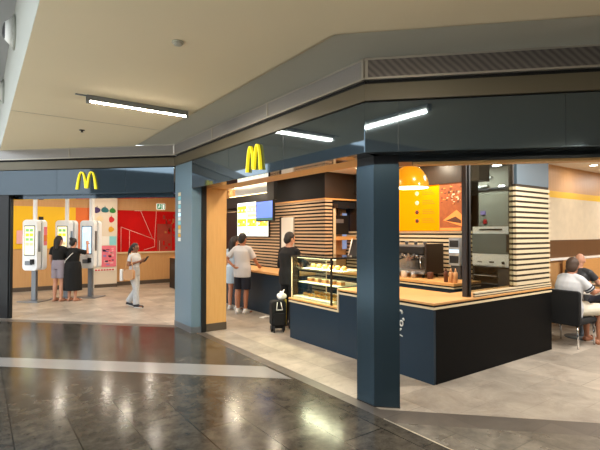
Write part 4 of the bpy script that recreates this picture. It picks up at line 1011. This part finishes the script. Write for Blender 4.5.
def table(label, u, t, rz, w, d, top):
    tb_ = thing('dining_table', label, 'table', (u, t, 0), rz)
    MB().box(-w/2, w/2, -d/2, d/2, .72, .75, top).build('tabletop', tb_, .006); MB().cone((0, 0, .02), (0, 0, .72), .035, .035, 'steel_dull').build('pedestal', tb_); MB().lathe((0, 0, 0), [(.24, 0), (.24, .012), (.05, .025)], 'steel_dull').build('foot', tb_)
table('white dining table in front of the person with striped sleeve', 3.76, .08, R(0), .62, .66, 'table_white')
table('pinkish dining table along the back wall before the bald diner', 5.25, .35, 0, 1.1, .7, 'table_pink')
P = seated(1.70, face=V(-.3, 1, -.25))
person('bald diner in dark top seated further back by the brown wall', (4.48, .44, 0), R(-95), P, 'skin', [('tee', 'dark_grey', dict(w=1.05)), ('trousers', 'navy_cloth'), ('shoes', 'shoe_dark')], None)
ch2 = thing('dining_chair', 'dark chair under the bald diner', 'chair', (4.48, .44, 0), R(-95))
MB().rrect_y(0, .62, .48, .42, .08, -.27, -.21, 'black_cloth').build('backrest', ch2, .02); MB().box(-.25, .25, -.22, .26, .34, .415, 'black_cloth').build('seat', ch2, .02)
for s in (-1, 1):
    for y in (-.2, .22): MB().cone((s*.2, y, .34), (s*.21, y, 0), .014, .012, 'chrome').build('leg', ch2)
bn = thing('wall_bench', 'long oak-backed bench along the dining wall', 'bench', (6.5, .7, 0))
box('backrest', bn, 4.75, 9.4, .74, .80, .45, 1.14, 'oak_flat'); box('seat', bn, 4.95, 9.4, .72, .745, .40, .46, 'black_cloth')
bt = thing('water_bottle', 'small clear bottle on the pinkish table', 'bottle', (5.02, .40, .75))
MB().lathe((0, 0, 0), [(.03, 0), (.032, .11), (.014, .15), (.014, .17)], 'bottle_green').build('body', bt); MB().lathe((0, 0, .17), [(.016, 0), (.016, .02)], 'white_matte').build('cap', bt)
ty = thing('food_carton', 'yellow and orange food carton on the pinkish table', 'carton', (5.3, .35, .75), .3)
MB().box(-.08, .08, -.06, .06, 0, .06, 'yellow').build('body', ty); MB().box(-.08, .08, -.06, .06, .06, .075, 'orange').build('lid', ty)
struct('trim_9', MB().box(6.3, 9.4, -1.2, -1.1, 0, 1.1, 'brown_panel'))

# ------------------------------------------------------------------ world, camera
w = bpy.data.worlds.new('World'); scn.world = w; w.use_nodes = True
bg = w.node_tree.nodes['Background']; bg.inputs[0].default_value = (.84, .93, 1.0, 1); bg.inputs[1].default_value = 3.1
cam = bpy.data.cameras.new('Camera'); cam.sensor_width = 36; cam.lens = 27; cam.clip_start = .05; cam.clip_end = 200
cob = bpy.data.objects.new('Camera', cam); col.objects.link(cob)
cob.location = (-4.031, -3.14, 1.65); cob.rotation_euler = (R(90)+math.atan(8/450), 0, R(-35.6))
scn.camera = cob
scn.view_settings.view_transform = 'Standard'; scn.view_settings.look = 'None'; scn.view_settings.gamma = 1; scn.view_settings.exposure = .35
scn.view_settings.use_curve_mapping = False
scn.cycles.use_denoising = True
scn.cycles.max_bounces = 8
scn.cycles.transparent_max_bounces = 12
scn.cycles.sample_clamp_indirect = 6
